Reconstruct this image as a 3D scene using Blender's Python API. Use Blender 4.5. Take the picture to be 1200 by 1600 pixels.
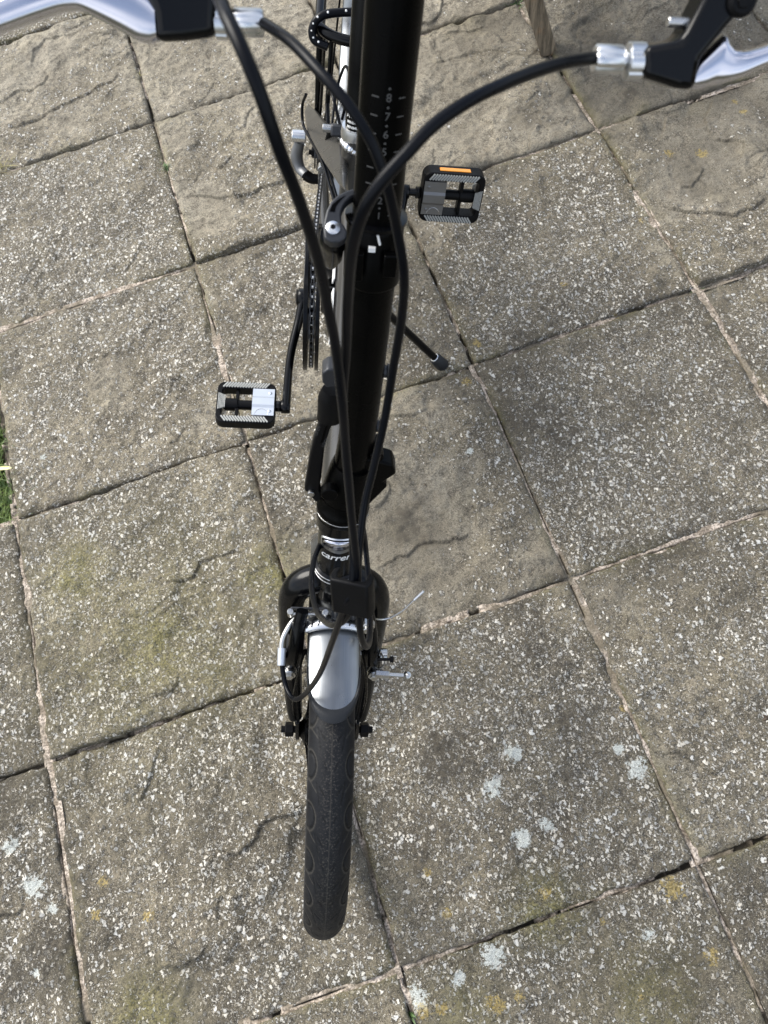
import bpy, math, random
import numpy as np
from mathutils import Vector, Matrix

for o in list(bpy.data.objects):
    bpy.data.objects.remove(o, do_unlink=True)
scene = bpy.context.scene
COL = scene.collection
rnd = random.Random(7)

# ------------------------------------------------------------------ camera
cam_data = bpy.data.cameras.new('camera')
cam_data.sensor_fit = 'VERTICAL'
cam_data.sensor_height = 36.0
cam_data.lens = 27.5625
cam_data.clip_start = 0.02
cam_data.clip_end = 400
cam = bpy.data.objects.new('camera', cam_data)
COL.objects.link(cam)
cam.matrix_world = Matrix([[0.944767, 0.326769, -0.025242, 0.613623], [-0.309202, 0.863134, -0.399241, -2.126444], [-0.108672, 0.384995, 0.916498, 1.266931], [0.0, 0.0, 0.0, 1.0]])
cam_data.dof.use_dof = True
cam_data.dof.focus_distance = 1.0
cam_data.dof.aperture_fstop = 15.0
scene.camera = cam

# ------------------------------------------------------------------ sky, sun, exposure
SUN_EL, SUN_AZ = math.radians(44), math.radians(-42)      # azimuth measured from +Y towards +X
world = bpy.data.worlds.new('World')
scene.world = world
world.use_nodes = True
wn = world.node_tree.nodes
wl = world.node_tree.links
wn.clear()
w_out = wn.new('ShaderNodeOutputWorld')
w_bg = wn.new('ShaderNodeBackground')
w_bg.inputs['Strength'].default_value = 0.07
sky = wn.new('ShaderNodeTexSky')
sky.sky_type = 'NISHITA'
sky.sun_disc = False
sky.sun_elevation = SUN_EL
sky.sun_rotation = SUN_AZ
sky.air_density = 1.0
sky.dust_density = 2.0
w_tc = wn.new('ShaderNodeTexCoord')
w_map = wn.new('ShaderNodeMapping')
w_map.inputs['Scale'].default_value = (1.0, 1.0, 2.2)
w_cl = wn.new('ShaderNodeTexNoise')
w_cl.inputs['Scale'].default_value = 2.4
w_cl.inputs['Detail'].default_value = 6
w_cl.inputs['Roughness'].default_value = 0.58
w_rp = wn.new('ShaderNodeValToRGB')
w_rp.color_ramp.elements[0].position = 0.43
w_rp.color_ramp.elements[0].color = (0.10, 0.10, 0.10, 1)
w_rp.color_ramp.elements[1].position = 0.62
w_rp.color_ramp.elements[1].color = (1, 1, 1, 1)
w_mix = wn.new('ShaderNodeMix')
w_mix.data_type = 'RGBA'
w_mix.inputs['B'].default_value = (6.2, 6.4, 6.9, 1)
wl.new(w_tc.outputs['Generated'], w_map.inputs['Vector'])
wl.new(w_map.outputs['Vector'], w_cl.inputs['Vector'])
wl.new(w_cl.outputs['Fac'], w_rp.inputs['Fac'])
wl.new(w_rp.outputs['Color'], w_mix.inputs['Factor'])
wl.new(sky.outputs['Color'], w_mix.inputs['A'])
wl.new(w_mix.outputs['Result'], w_bg.inputs['Color'])
wl.new(w_bg.outputs['Background'], w_out.inputs['Surface'])

sun_d = bpy.data.lights.new('sun', 'SUN')
sun_d.energy = 1.5
sun_d.angle = math.radians(36)
sun_d.color = (1.0, 0.97, 0.90)
sun = bpy.data.objects.new('sun', sun_d)
COL.objects.link(sun)
sd = Vector((math.sin(SUN_AZ) * math.cos(SUN_EL), math.cos(SUN_AZ) * math.cos(SUN_EL), math.sin(SUN_EL)))
sun.rotation_euler = sd.to_track_quat('Z', 'Y').to_euler()
sun.location = sd * 20
scene.view_settings.view_transform = 'Standard'
scene.view_settings.look = 'None'
scene.view_settings.exposure = 1.66
scene.view_settings.gamma = 1.0
scene.view_settings.use_curve_mapping = False

# ------------------------------------------------------------------ node helpers
def mat(name):
    m = bpy.data.materials.new(name)
    m.use_nodes = True
    nt = m.node_tree
    return m, nt, nt.nodes, nt.links, nt.nodes['Principled BSDF']

def simple(name, col, rough=0.5, metal=0.0, coat=0.0, noise=0.0, nscale=60.0, bump=0.0, bscale=400.0, spec=0.5, rvar=0.0):
    m, nt, N, L, b = mat(name)
    b.inputs['Base Color'].default_value = (*col, 1)
    b.inputs['Roughness'].default_value = rough
    b.inputs['Metallic'].default_value = metal
    b.inputs['Coat Weight'].default_value = coat
    b.inputs['Coat Roughness'].default_value = 0.08
    b.inputs['Specular IOR Level'].default_value = spec
    tc = N.new('ShaderNodeTexCoord')
    if noise or rvar:
        n = N.new('ShaderNodeTexNoise'); n.inputs['Scale'].default_value = nscale; n.inputs['Detail'].default_value = 5
        L.new(tc.outputs['Object'], n.inputs['Vector'])
        if noise:
            mx = N.new('ShaderNodeMix'); mx.data_type = 'RGBA'
            mx.inputs['A'].default_value = (*[c * (1 - noise) for c in col], 1)
            mx.inputs['B'].default_value = (*[min(1, c * (1 + noise)) for c in col], 1)
            L.new(n.outputs['Fac'], mx.inputs['Factor']); L.new(mx.outputs['Result'], b.inputs['Base Color'])
        if rvar:
            mr = N.new('ShaderNodeMapRange')
            mr.inputs['From Min'].default_value = 0.3; mr.inputs['From Max'].default_value = 0.7
            mr.inputs['To Min'].default_value = max(0.02, rough - rvar); mr.inputs['To Max'].default_value = rough + rvar
            L.new(n.outputs['Fac'], mr.inputs['Value']); L.new(mr.outputs['Result'], b.inputs['Roughness'])
    if bump:
        n2 = N.new('ShaderNodeTexNoise'); n2.inputs['Scale'].default_value = bscale; n2.inputs['Detail'].default_value = 3
        L.new(tc.outputs['Object'], n2.inputs['Vector'])
        bp = N.new('ShaderNodeBump'); bp.inputs['Strength'].default_value = bump; bp.inputs['Distance'].default_value = 0.0006
        L.new(n2.outputs['Fac'], bp.inputs['Height']); L.new(bp.outputs['Normal'], b.inputs['Normal'])
    return m

class G:
    """small node-graph helper"""
    def __init__(s, nt): s.N = nt.nodes; s.L = nt.links
    def node(s, t, **kw):
        n = s.N.new(t)
        for k, v in kw.items(): setattr(n, k, v)
        return n
    def put(s, sock, v):
        if hasattr(v, 'is_output'): s.L.new(v, sock)
        else: sock.default_value = v
    def math(s, op, a, b=None, c=None, clamp=False):
        n = s.node('ShaderNodeMath', operation=op, use_clamp=clamp)
        s.put(n.inputs[0], a)
        if b is not None: s.put(n.inputs[1], b)
        if c is not None: s.put(n.inputs[2], c)
        return n.outputs[0]
    def vmath(s, op, a, b):
        n = s.node('ShaderNodeVectorMath', operation=op)
        s.put(n.inputs[0], a); s.put(n.inputs[1], b)
        return n.outputs[0]
    def noise(s, vec, scale, detail=4, rough=0.5, col=False):
        n = s.node('ShaderNodeTexNoise')
        s.L.new(vec, n.inputs['Vector']); n.inputs['Scale'].default_value = scale
        n.inputs['Detail'].default_value = detail; n.inputs['Roughness'].default_value = rough
        return n.outputs['Color' if col else 'Fac']
    def vor(s, vec, scale, feature='F1', rand=1.0):
        n = s.node('ShaderNodeTexVoronoi', feature=feature)
        s.L.new(vec, n.inputs['Vector']); n.inputs['Scale'].default_value = scale
        n.inputs['Randomness'].default_value = rand
        return n
    def step(s, v, lo, hi, a=0.0, b=1.0):
        n = s.node('ShaderNodeMapRange', interpolation_type='SMOOTHSTEP')
        s.put(n.inputs['Value'], v); s.put(n.inputs['From Min'], lo); s.put(n.inputs['From Max'], hi)
        s.put(n.inputs['To Min'], a); s.put(n.inputs['To Max'], b)
        return n.outputs[0]
    def mix(s, f, a, b, blend='MIX'):
        n = s.node('ShaderNodeMix', data_type='RGBA', blend_type=blend)
        s.put(n.inputs['Factor'], f)
        s.put(n.inputs['A'], a if hasattr(a, 'is_output') else (*a, 1))
        s.put(n.inputs['B'], b if hasattr(b, 'is_output') else (*b, 1))
        return n.outputs['Result']
    def attr(s, name, typ='GEOMETRY'):
        n = s.node('ShaderNodeAttribute', attribute_type=typ); n.attribute_name = name
        return n.outputs['Fac']

# ------------------------------------------------------------------ stone slab material
def slab_material():
    m, nt, N, L, b = mat('riven_concrete')
    g = G(nt)
    P = g.node('ShaderNodeNewGeometry').outputs['Position']
    seed = g.attr('seed', 'OBJECT')
    comb = g.node('ShaderNodeCombineXYZ')
    g.put(comb.inputs[0], seed); g.put(comb.inputs[1], g.math('MULTIPLY', seed, 1.7)); g.put(comb.inputs[2], g.math('MULTIPLY', seed, 0.6))
    V = g.vmath('ADD', P, comb.outputs[0])
    wear = g.attr('wear')
    dirt_shade = g.attr('dirt_shade'); lich = g.attr('lichen'); yl = g.attr('yellow'); moss = g.attr('moss'); crease = g.attr('crease')
    # matrix colour
    n_big = g.noise(V, 6.0, 5, 0.6)
    n_mid = g.noise(V, 32.0, 7, 0.68)
    n_pat = g.noise(V, 75.0, 6, 0.7)
    n_fine = g.noise(V, 300.0, 4, 0.7)
    n_grit = g.noise(V, 760.0, 3, 0.7)
    skin = g.mix(g.step(n_big, 0.38, 0.62), (0.262, 0.235, 0.178), (0.378, 0.343, 0.268))
    worn = g.mix(g.step(n_big, 0.38, 0.62), (0.140, 0.122, 0.084), (0.258, 0.226, 0.158))
    base = g.mix(g.step(wear, 0.1, 0.55), skin, worn)
    tone = g.attr('tone', 'OBJECT')
    tn = g.node('ShaderNodeCombineColor'); [g.put(tn.inputs[k_], tone) for k_ in range(3)]
    base = g.mix(1.0, base, tn.outputs[0], 'MULTIPLY')
    base = g.mix(g.step(n_mid, 0.38, 0.56, 0.50, 0.0), base, (0.095, 0.079, 0.056))
    base = g.mix(g.step(n_mid, 0.52, 0.66, 0.0, 0.45), base, (0.44, 0.37, 0.265))
    base = g.mix(g.step(n_pat, 0.40, 0.56, 0.45, 0.0), base, (0.060, 0.050, 0.037))
    base = g.mix(g.step(n_fine, 0.38, 0.55, 0.75, 0.0), base, g.mix(0.6, base, (0.016, 0.013, 0.010)))
    base = g.mix(g.step(n_fine, 0.54, 0.66, 0.0, 0.40), base, (0.46, 0.395, 0.30))
    base = g.mix(g.step(n_grit, 0.40, 0.48, 0.55, 0.0), base, (0.05, 0.043, 0.033))
    base = g.mix(g.step(n_grit, 0.54, 0.64, 0.0, 0.55), base, (0.42, 0.37, 0.29))
    base = g.mix(g.step(g.noise(V, 13.0, 5, 0.65), 0.50, 0.66, 0.0, 0.22), base, g.mix(0.55, base, (0.40, 0.345, 0.22)))
    # stone chips of several sizes set in the matrix
    wob = g.vmath('MULTIPLY', g.vmath('SUBTRACT', g.noise(V, 170.0, 3, 0.65, col=True), (0.5, 0.5, 0.5)), (0.013, 0.013, 0.013))
    Vd = g.vmath('ADD', V, wob)
    mp_ = g.node('ShaderNodeMapping'); mp_.inputs['Scale'].default_value = (1.35, 0.8, 1.0); mp_.inputs['Rotation'].default_value = (0, 0, 0.7)
    L.new(Vd, mp_.inputs['Vector']); Vs = mp_.outputs[0]
    def chips(scale, keep, lo, hi, vec):
        v = g.vor(vec, scale)
        rx = g.node('ShaderNodeSeparateColor'); L.new(v.outputs['Color'], rx.inputs[0])
        d = v.outputs['Distance']
        size = g.math('ADD', lo, g.math('MULTIPLY', rx.outputs[1], hi - lo))
        inside = g.step(g.math('DIVIDE', d, size), 0.78, 1.0, 1.0, 0.0)
        rim = g.step(g.math('DIVIDE', d, size), 0.95, 1.5, 1.0, 0.0)
        on = g.step(g.math('SUBTRACT', g.math('MULTIPLY', wear, keep), rx.outputs[0]), -0.02, 0.02)
        return g.math('MULTIPLY', inside, on), g.math('MULTIPLY', rim, on), rx
    c1, r1, x1 = chips(142.0, 0.90, 0.26, 0.54, Vs)
    c2, r2, x2 = chips(235.0, 0.88, 0.26, 0.52, Vd)
    c3, r3, x3 = chips(104.0, 0.36, 0.18, 0.42, Vd)
    c4, r4, x4 = chips(400.0, 0.65, 0.24, 0.48, Vs)
    def chipcol(x):
        a = g.mix(x.outputs[2], (0.30, 0.258, 0.185), (0.76, 0.715, 0.62))
        return g.mix(g.step(x.outputs[1], 0.78, 0.82, 0.0, 0.55), a, (0.52, 0.53, 0.52))
    col = g.mix(g.math('MULTIPLY', g.math('MAXIMUM', r1, g.math('MAXIMUM', r2, r3)), 0.72), base, (0.026, 0.022, 0.017))
    col = g.mix(g.math('MULTIPLY', c4, g.step(x4.outputs[2], 0.0, 1.0, 0.10, 0.65)), col, chipcol(x4))
    col = g.mix(g.math('MULTIPLY', c2, g.step(x2.outputs[2], 0.0, 1.0, 0.25, 0.95)), col, chipcol(x2))
    col = g.mix(g.math('MULTIPLY', c1, g.step(x1.outputs[2], 0.0, 1.0, 0.25, 1.0)), col, chipcol(x1))
    col = g.mix(g.math('MULTIPLY', c3, g.step(x3.outputs[2], 0.0, 1.0, 0.40, 1.0)), col, chipcol(x3))
    # film of dirt and painted-in light fall-off, moss film, lichens, creases
    fsum = g.math('ADD', g.math('MULTIPLY', g.math('SUBTRACT', n_pat, 0.5), 1.5), g.math('MULTIPLY', g.math('SUBTRACT', n_fine, 0.5), 1.0))
    film = g.step(g.math('ADD', g.math('ADD', fsum, g.math('MULTIPLY', g.math('SUBTRACT', n_mid, 0.5), 1.2)), dirt_shade), 0.22, 0.70, 0.0, 0.80)
    col = g.mix(film, col, (0.050, 0.043, 0.033))
    mo = g.math('MULTIPLY', moss, g.step(g.math('ADD', n_mid, g.math('MULTIPLY', n_fine, 0.6)), 0.65, 0.95, 0.25, 0.85))
    col = g.mix(mo, col, g.mix(g.step(n_fine, 0.4, 0.6), (0.075, 0.072, 0.022), (0.24, 0.215, 0.085)))
    edge_n = g.math('ADD', g.math('MULTIPLY', g.math('SUBTRACT', g.noise(V, 120.0, 6, 0.75), 0.5), 3.4), g.math('MULTIPLY', g.math('SUBTRACT', n_fine, 0.5), 1.6))
    lf = g.step(g.math('ADD', lich, edge_n), 0.55, 0.85, 0.0, 0.9)
    lf = g.math('MULTIPLY', lf, g.step(lich, 0.05, 0.3))
    col = g.mix(lf, col, g.mix(g.step(n_grit, 0.42, 0.56), (0.34, 0.36, 0.33), (0.68, 0.70, 0.65)))
    yf = g.math('MULTIPLY', g.step(g.math('ADD', yl, edge_n), 0.6, 1.0, 0.0, 0.65), g.step(yl, 0.05, 0.3))
    col = g.mix(yf, col, g.mix(g.step(n_fine, 0.4, 0.6), (0.15, 0.11, 0.035), (0.44, 0.33, 0.11)))
    col = g.mix(g.math('MULTIPLY', crease, 0.7), col, (0.022, 0.018, 0.013))
    L.new(col, b.inputs['Base Color'])
    b.inputs['Roughness'].default_value = 0.82
    b.inputs['Specular IOR Level'].default_value = 0.3
    h = g.math('ADD', g.math('MULTIPLY', n_fine, 0.35), g.math('MULTIPLY', n_grit, 0.25))
    h = g.math('ADD', h, g.math('MULTIPLY', g.math('MAXIMUM', c1, g.math('MAXIMUM', c2, c3)), 0.55))
    h = g.math('ADD', h, g.math('ADD', g.math('MULTIPLY', n_mid, 2.2), g.math('MULTIPLY', n_pat, 0.8)))
    bp = g.node('ShaderNodeBump'); bp.inputs['Strength'].default_value = 0.9; bp.inputs['Distance'].default_value = 0.0022
    L.new(h, bp.inputs['Height']); L.new(bp.outputs['Normal'], b.inputs['Normal'])
    return m

def mortar_material():
    m, nt, N, L, b = mat('pointing_mortar')
    g = G(nt)
    P = g.node('ShaderNodeNewGeometry').outputs['Position']
    gap = g.attr('gap')
    n1 = g.noise(P, 40.0, 5, 0.65); n2 = g.noise(P, 300.0, 4, 0.6); n3 = g.noise(P, 14.0, 3, 0.5)
    c = g.mix(g.step(n1, 0.40, 0.60), (0.27, 0.22, 0.165), (0.66, 0.565, 0.47))
    c = g.mix(g.step(n2, 0.42, 0.56, 0.75, 0.0), c, (0.10, 0.08, 0.06))
    c = g.mix(g.step(n3, 0.48, 0.60, 0.0, 0.8), c, g.mix(n2, (0.08, 0.07, 0.045), (0.24, 0.20, 0.14)))
    c = g.mix(gap, c, (0.058, 0.049, 0.035))
    L.new(c, b.inputs['Base Color']); b.inputs['Roughness'].default_value = 0.95
    bp = g.node('ShaderNodeBump'); bp.inputs['Strength'].default_value = 0.8; bp.inputs['Distance'].default_value = 0.002
    L.new(g.math('ADD', n2, n1), bp.inputs['Height']); L.new(bp.outputs['Normal'], b.inputs['Normal'])
    return m

def ground_material():
    m, nt, N, L, b = mat('earth')
    g = G(nt)
    P = g.node('ShaderNodeNewGeometry').outputs['Position']
    n1 = g.noise(P, 3.0, 6, 0.6); n2 = g.noise(P, 90.0, 5, 0.65)
    c = g.mix(g.step(n1, 0.4, 0.6), (0.045, 0.036, 0.022), (0.07, 0.075, 0.025))
    c = g.mix(g.step(n2, 0.35, 0.7, 0.6, 0.0), c, (0.02, 0.016, 0.011))
    L.new(c, b.inputs['Base Color']); b.inputs['Roughness'].default_value = 0.95
    bp = g.node('ShaderNodeBump'); bp.inputs['Strength'].default_value = 1.0; bp.inputs['Distance'].default_value = 0.006
    L.new(n2, bp.inputs['Height']); L.new(bp.outputs['Normal'], b.inputs['Normal'])
    return m

def wood_material():
    m, nt, N, L, b = mat('weathered_wood')
    g = G(nt)
    P = g.node('ShaderNodeTexCoord').outputs['Object']
    mp = g.node('ShaderNodeMapping'); mp.inputs['Scale'].default_value = (40, 40, 3)
    L.new(P, mp.inputs['Vector'])
    n1 = g.noise(mp.outputs[0], 3.0, 6, 0.65); n2 = g.noise(mp.outputs[0], 14.0, 4, 0.6); n3 = g.noise(P, 12.0, 4, 0.6)
    c = g.mix(g.step(n1, 0.35, 0.65), (0.10, 0.082, 0.056), (0.30, 0.24, 0.165))
    c = g.mix(g.step(n2, 0.3, 0.5, 0.6, 0.0), c, (0.025, 0.02, 0.014))
    c = g.mix(g.step(n3, 0.52, 0.68, 0.0, 0.65), c, (0.34, 0.175, 0.07))
    L.new(c, b.inputs['Base Color']); b.inputs['Roughness'].default_value = 0.85
    bp = g.node('ShaderNodeBump'); bp.inputs['Strength'].default_value = 0.9; bp.inputs['Distance'].default_value = 0.002
    L.new(g.math('ADD', n1, n2), bp.inputs['Height']); L.new(bp.outputs['Normal'], b.inputs['Normal'])
    return m

def leaf_material(name, a, c2):
    m, nt, N, L, b = mat(name)
    g = G(nt)
    P = g.node('ShaderNodeNewGeometry').outputs['Position']
    L.new(g.mix(g.step(g.noise(P, 60.0, 3), 0.35, 0.65), a, c2), b.inputs['Base Color'])
    b.inputs['Roughness'].default_value = 0.55
    return m

def tyre_material():
    m, nt, N, L, b = mat('tyre_rubber')
    g = G(nt)
    P = g.node('ShaderNodeTexCoord').outputs['Object']
    groove = g.attr('groove'); scuff = g.attr('scuff'); rib = g.attr('rib')
    n = g.noise(P, 500.0, 4, 0.7); n2 = g.noise(P, 45.0, 5, 0.65)
    c = g.mix(g.step(n2, 0.35, 0.7), (0.0042, 0.0048, 0.0062), (0.009, 0.0095, 0.011))
    c = g.mix(g.math('MULTIPLY', scuff, g.step(n, 0.5, 0.72, 0.0, 0.75)), c, (0.11, 0.10, 0.085))
    c = g.mix(g.math('MULTIPLY', rib, 0.65), c, (0.060, 0.055, 0.046))
    c = g.mix(g.math('MULTIPLY', g.attr('side'), 0.8), c, (0.030, 0.030, 0.031))  # sidewall sheen painted in as a lighter grey
    c = g.mix(groove, c, (0.0012, 0.0012, 0.0012))
    L.new(c, b.inputs['Base Color'])
    L.new(g.step(n2, 0.3, 0.7, 0.5, 0.68), b.inputs['Roughness']); b.inputs['Specular IOR Level'].default_value = 0.25
    bp = g.node('ShaderNodeBump'); bp.inputs['Strength'].default_value = 0.25; bp.inputs['Distance'].default_value = 0.0005
    L.new(n, bp.inputs['Height']); L.new(bp.outputs['Normal'], b.inputs['Normal'])
    return m

def brushed_material():
    m, nt, N, L, b = mat('brushed_aluminium')
    g = G(nt)
    P = g.node('ShaderNodeTexCoord').outputs['Object']
    mp = g.node('ShaderNodeMapping'); mp.inputs['Scale'].default_value = (900, 14, 14)
    L.new(P, mp.inputs['Vector'])
    n = g.noise(mp.outputs[0], 1.0, 4, 0.6); n2 = g.noise(P, 26.0, 4, 0.6)
    b.inputs['Metallic'].default_value = 1.0
    L.new(g.mix(n, (0.20, 0.213, 0.226), (0.30, 0.312, 0.322)), b.inputs['Base Color'])
    L.new(g.step(n2, 0.3, 0.7, 0.26, 0.40), b.inputs['Roughness'])
    bp = g.node('ShaderNodeBump'); bp.inputs['Strength'].default_value = 0.12; bp.inputs['Distance'].default_value = 0.0003
    L.new(n, bp.inputs['Height']); L.new(bp.outputs['Normal'], b.inputs['Normal'])
    return m

M_SLAB, M_MORTAR, M_EARTH, M_WOOD = slab_material(), mortar_material(), ground_material(), wood_material()
M_TYRE, M_BRUSH = tyre_material(), brushed_material()
M_GRASS = leaf_material('grass_blade', (0.045, 0.085, 0.016), (0.13, 0.19, 0.035))
M_WEED = leaf_material('weed_leaf', (0.04, 0.085, 0.02), (0.10, 0.17, 0.05))
M_STRAW = leaf_material('dry_stalk', (0.30, 0.25, 0.10), (0.22, 0.2, 0.07))
M_PETAL = leaf_material('yellow_leaf', (0.72, 0.68, 0.22), (0.80, 0.76, 0.40))
M_DEAD = leaf_material('dead_leaf', (0.035, 0.022, 0.012), (0.07, 0.045, 0.025))
M_PAINT = simple('black_paint', (0.0022, 0.0024, 0.003), 0.20, spec=0.22, coat=0.05, rvar=0.06, nscale=30)
M_SATIN = simple('satin_black_anodising', (0.0016, 0.0016, 0.0016), 0.28, spec=0.07, rvar=0.07, nscale=40, bump=0.1, bscale=1500)
M_GREY = simple('dark_grey_paint', (0.030, 0.029, 0.027), 0.30, coat=0.2, rvar=0.05, nscale=25)
M_GREYP = simple('dark_grey_anodising', (0.030, 0.032, 0.037), 0.40, metal=0.3, rvar=0.06, nscale=50)
M_PLAST = simple('black_plastic', (0.0035, 0.0035, 0.004), 0.42, spec=0.14, bump=0.3, bscale=900, rvar=0.08)
M_RUBB = simple('black_rubber', (0.016, 0.0175, 0.020), 0.50, spec=0.3, bump=0.25, bscale=700)
M_CABLE = simple('cable_housing', (0.0020, 0.0026, 0.0045), 0.32, spec=0.16, rvar=0.08, nscale=35)
M_ALU = simple('aluminium', (0.72, 0.73, 0.74), 0.30, metal=1.0, rvar=0.08, nscale=70)
M_LEVER = simple('polished_aluminium', (0.66, 0.66, 0.72), 0.16, metal=1.0, rvar=0.05, nscale=40)
M_STEEL = simple('zinc_steel', (0.55, 0.55, 0.54), 0.28, metal=1.0, rvar=0.1, nscale=120)
M_PLATE = simple('silver_painted_plate', (0.62, 0.66, 0.72), 0.38, metal=0.75, rvar=0.06, nscale=90)
M_PLATE_DIM = simple('silver_plate_dimmed', (0.20, 0.20, 0.20), 0.40, metal=0.75, rvar=0.08, nscale=90)  # same silver pedal plate, its dim reflection painted into the colour
M_GRIP = simple('grey_grip_tape', (0.38, 0.385, 0.365), 0.75, noise=0.3, nscale=500, bump=0.5, bscale=1200)
M_WHITE = simple('white_print', (0.80, 0.80, 0.78), 0.45)
M_PRINT = simple('grey_print', (0.062, 0.062, 0.061), 0.5)
M_ORANGE = simple('orange_reflector', (0.90, 0.33, 0.02), 0.18, coat=0.6, bump=0.4, bscale=1800)
M_DERA = simple('cast_grey_alloy', (0.20, 0.205, 0.21), 0.48, metal=0.7, rvar=0.08, nscale=90)
M_GRIT = simple('grit', (0.16, 0.13, 0.09), 0.9, noise=0.7, nscale=25)
M_MOSS = leaf_material('moss', (0.045, 0.055, 0.012), (0.12, 0.12, 0.03))
M_CHAIN = simple('chain_steel', (0.10, 0.10, 0.10), 0.35, metal=0.9, rvar=0.1, nscale=200)
M_PIN = simple('bright_chain_pin', (0.85, 0.85, 0.84), 0.3, metal=0.6)
M_SADDLE = simple('saddle_vinyl', (0.015, 0.015, 0.015), 0.55, bump=0.4, bscale=600)
M_GREYWIRE = simple('noodle_steel', (0.60, 0.60, 0.58), 0.35, metal=1.0, rvar=0.08)

# ------------------------------------------------------------------ mesh helpers
def V(*a): return np.array(a, float)
def unit(a):
    a = np.asarray(a, float); return a / (np.linalg.norm(a) + 1e-12)
def perp(d):
    d = unit(d); h = V(0, 0, 1) if abs(d[2]) < 0.9 else V(1, 0, 0)
    e1 = unit(np.cross(h, d)); return e1, np.cross(d, e1)

def spline(pts, n=8):
    p = np.asarray(pts, float)
    p = np.vstack([2 * p[0] - p[1], p, 2 * p[-1] - p[-2]])
    out = []
    for i in range(1, len(p) - 2):
        t = np.linspace(0, 1, n, endpoint=False)[:, None]
        a, b, c, d = p[i - 1], p[i], p[i + 1], p[i + 2]
        out.append(0.5 * (2 * b + (c - a) * t + (2 * a - 5 * b + 4 * c - d) * t ** 2 + (3 * b - a - 3 * c + d) * t ** 3))
    out.append(p[-2][None]); return np.vstack(out)

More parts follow.
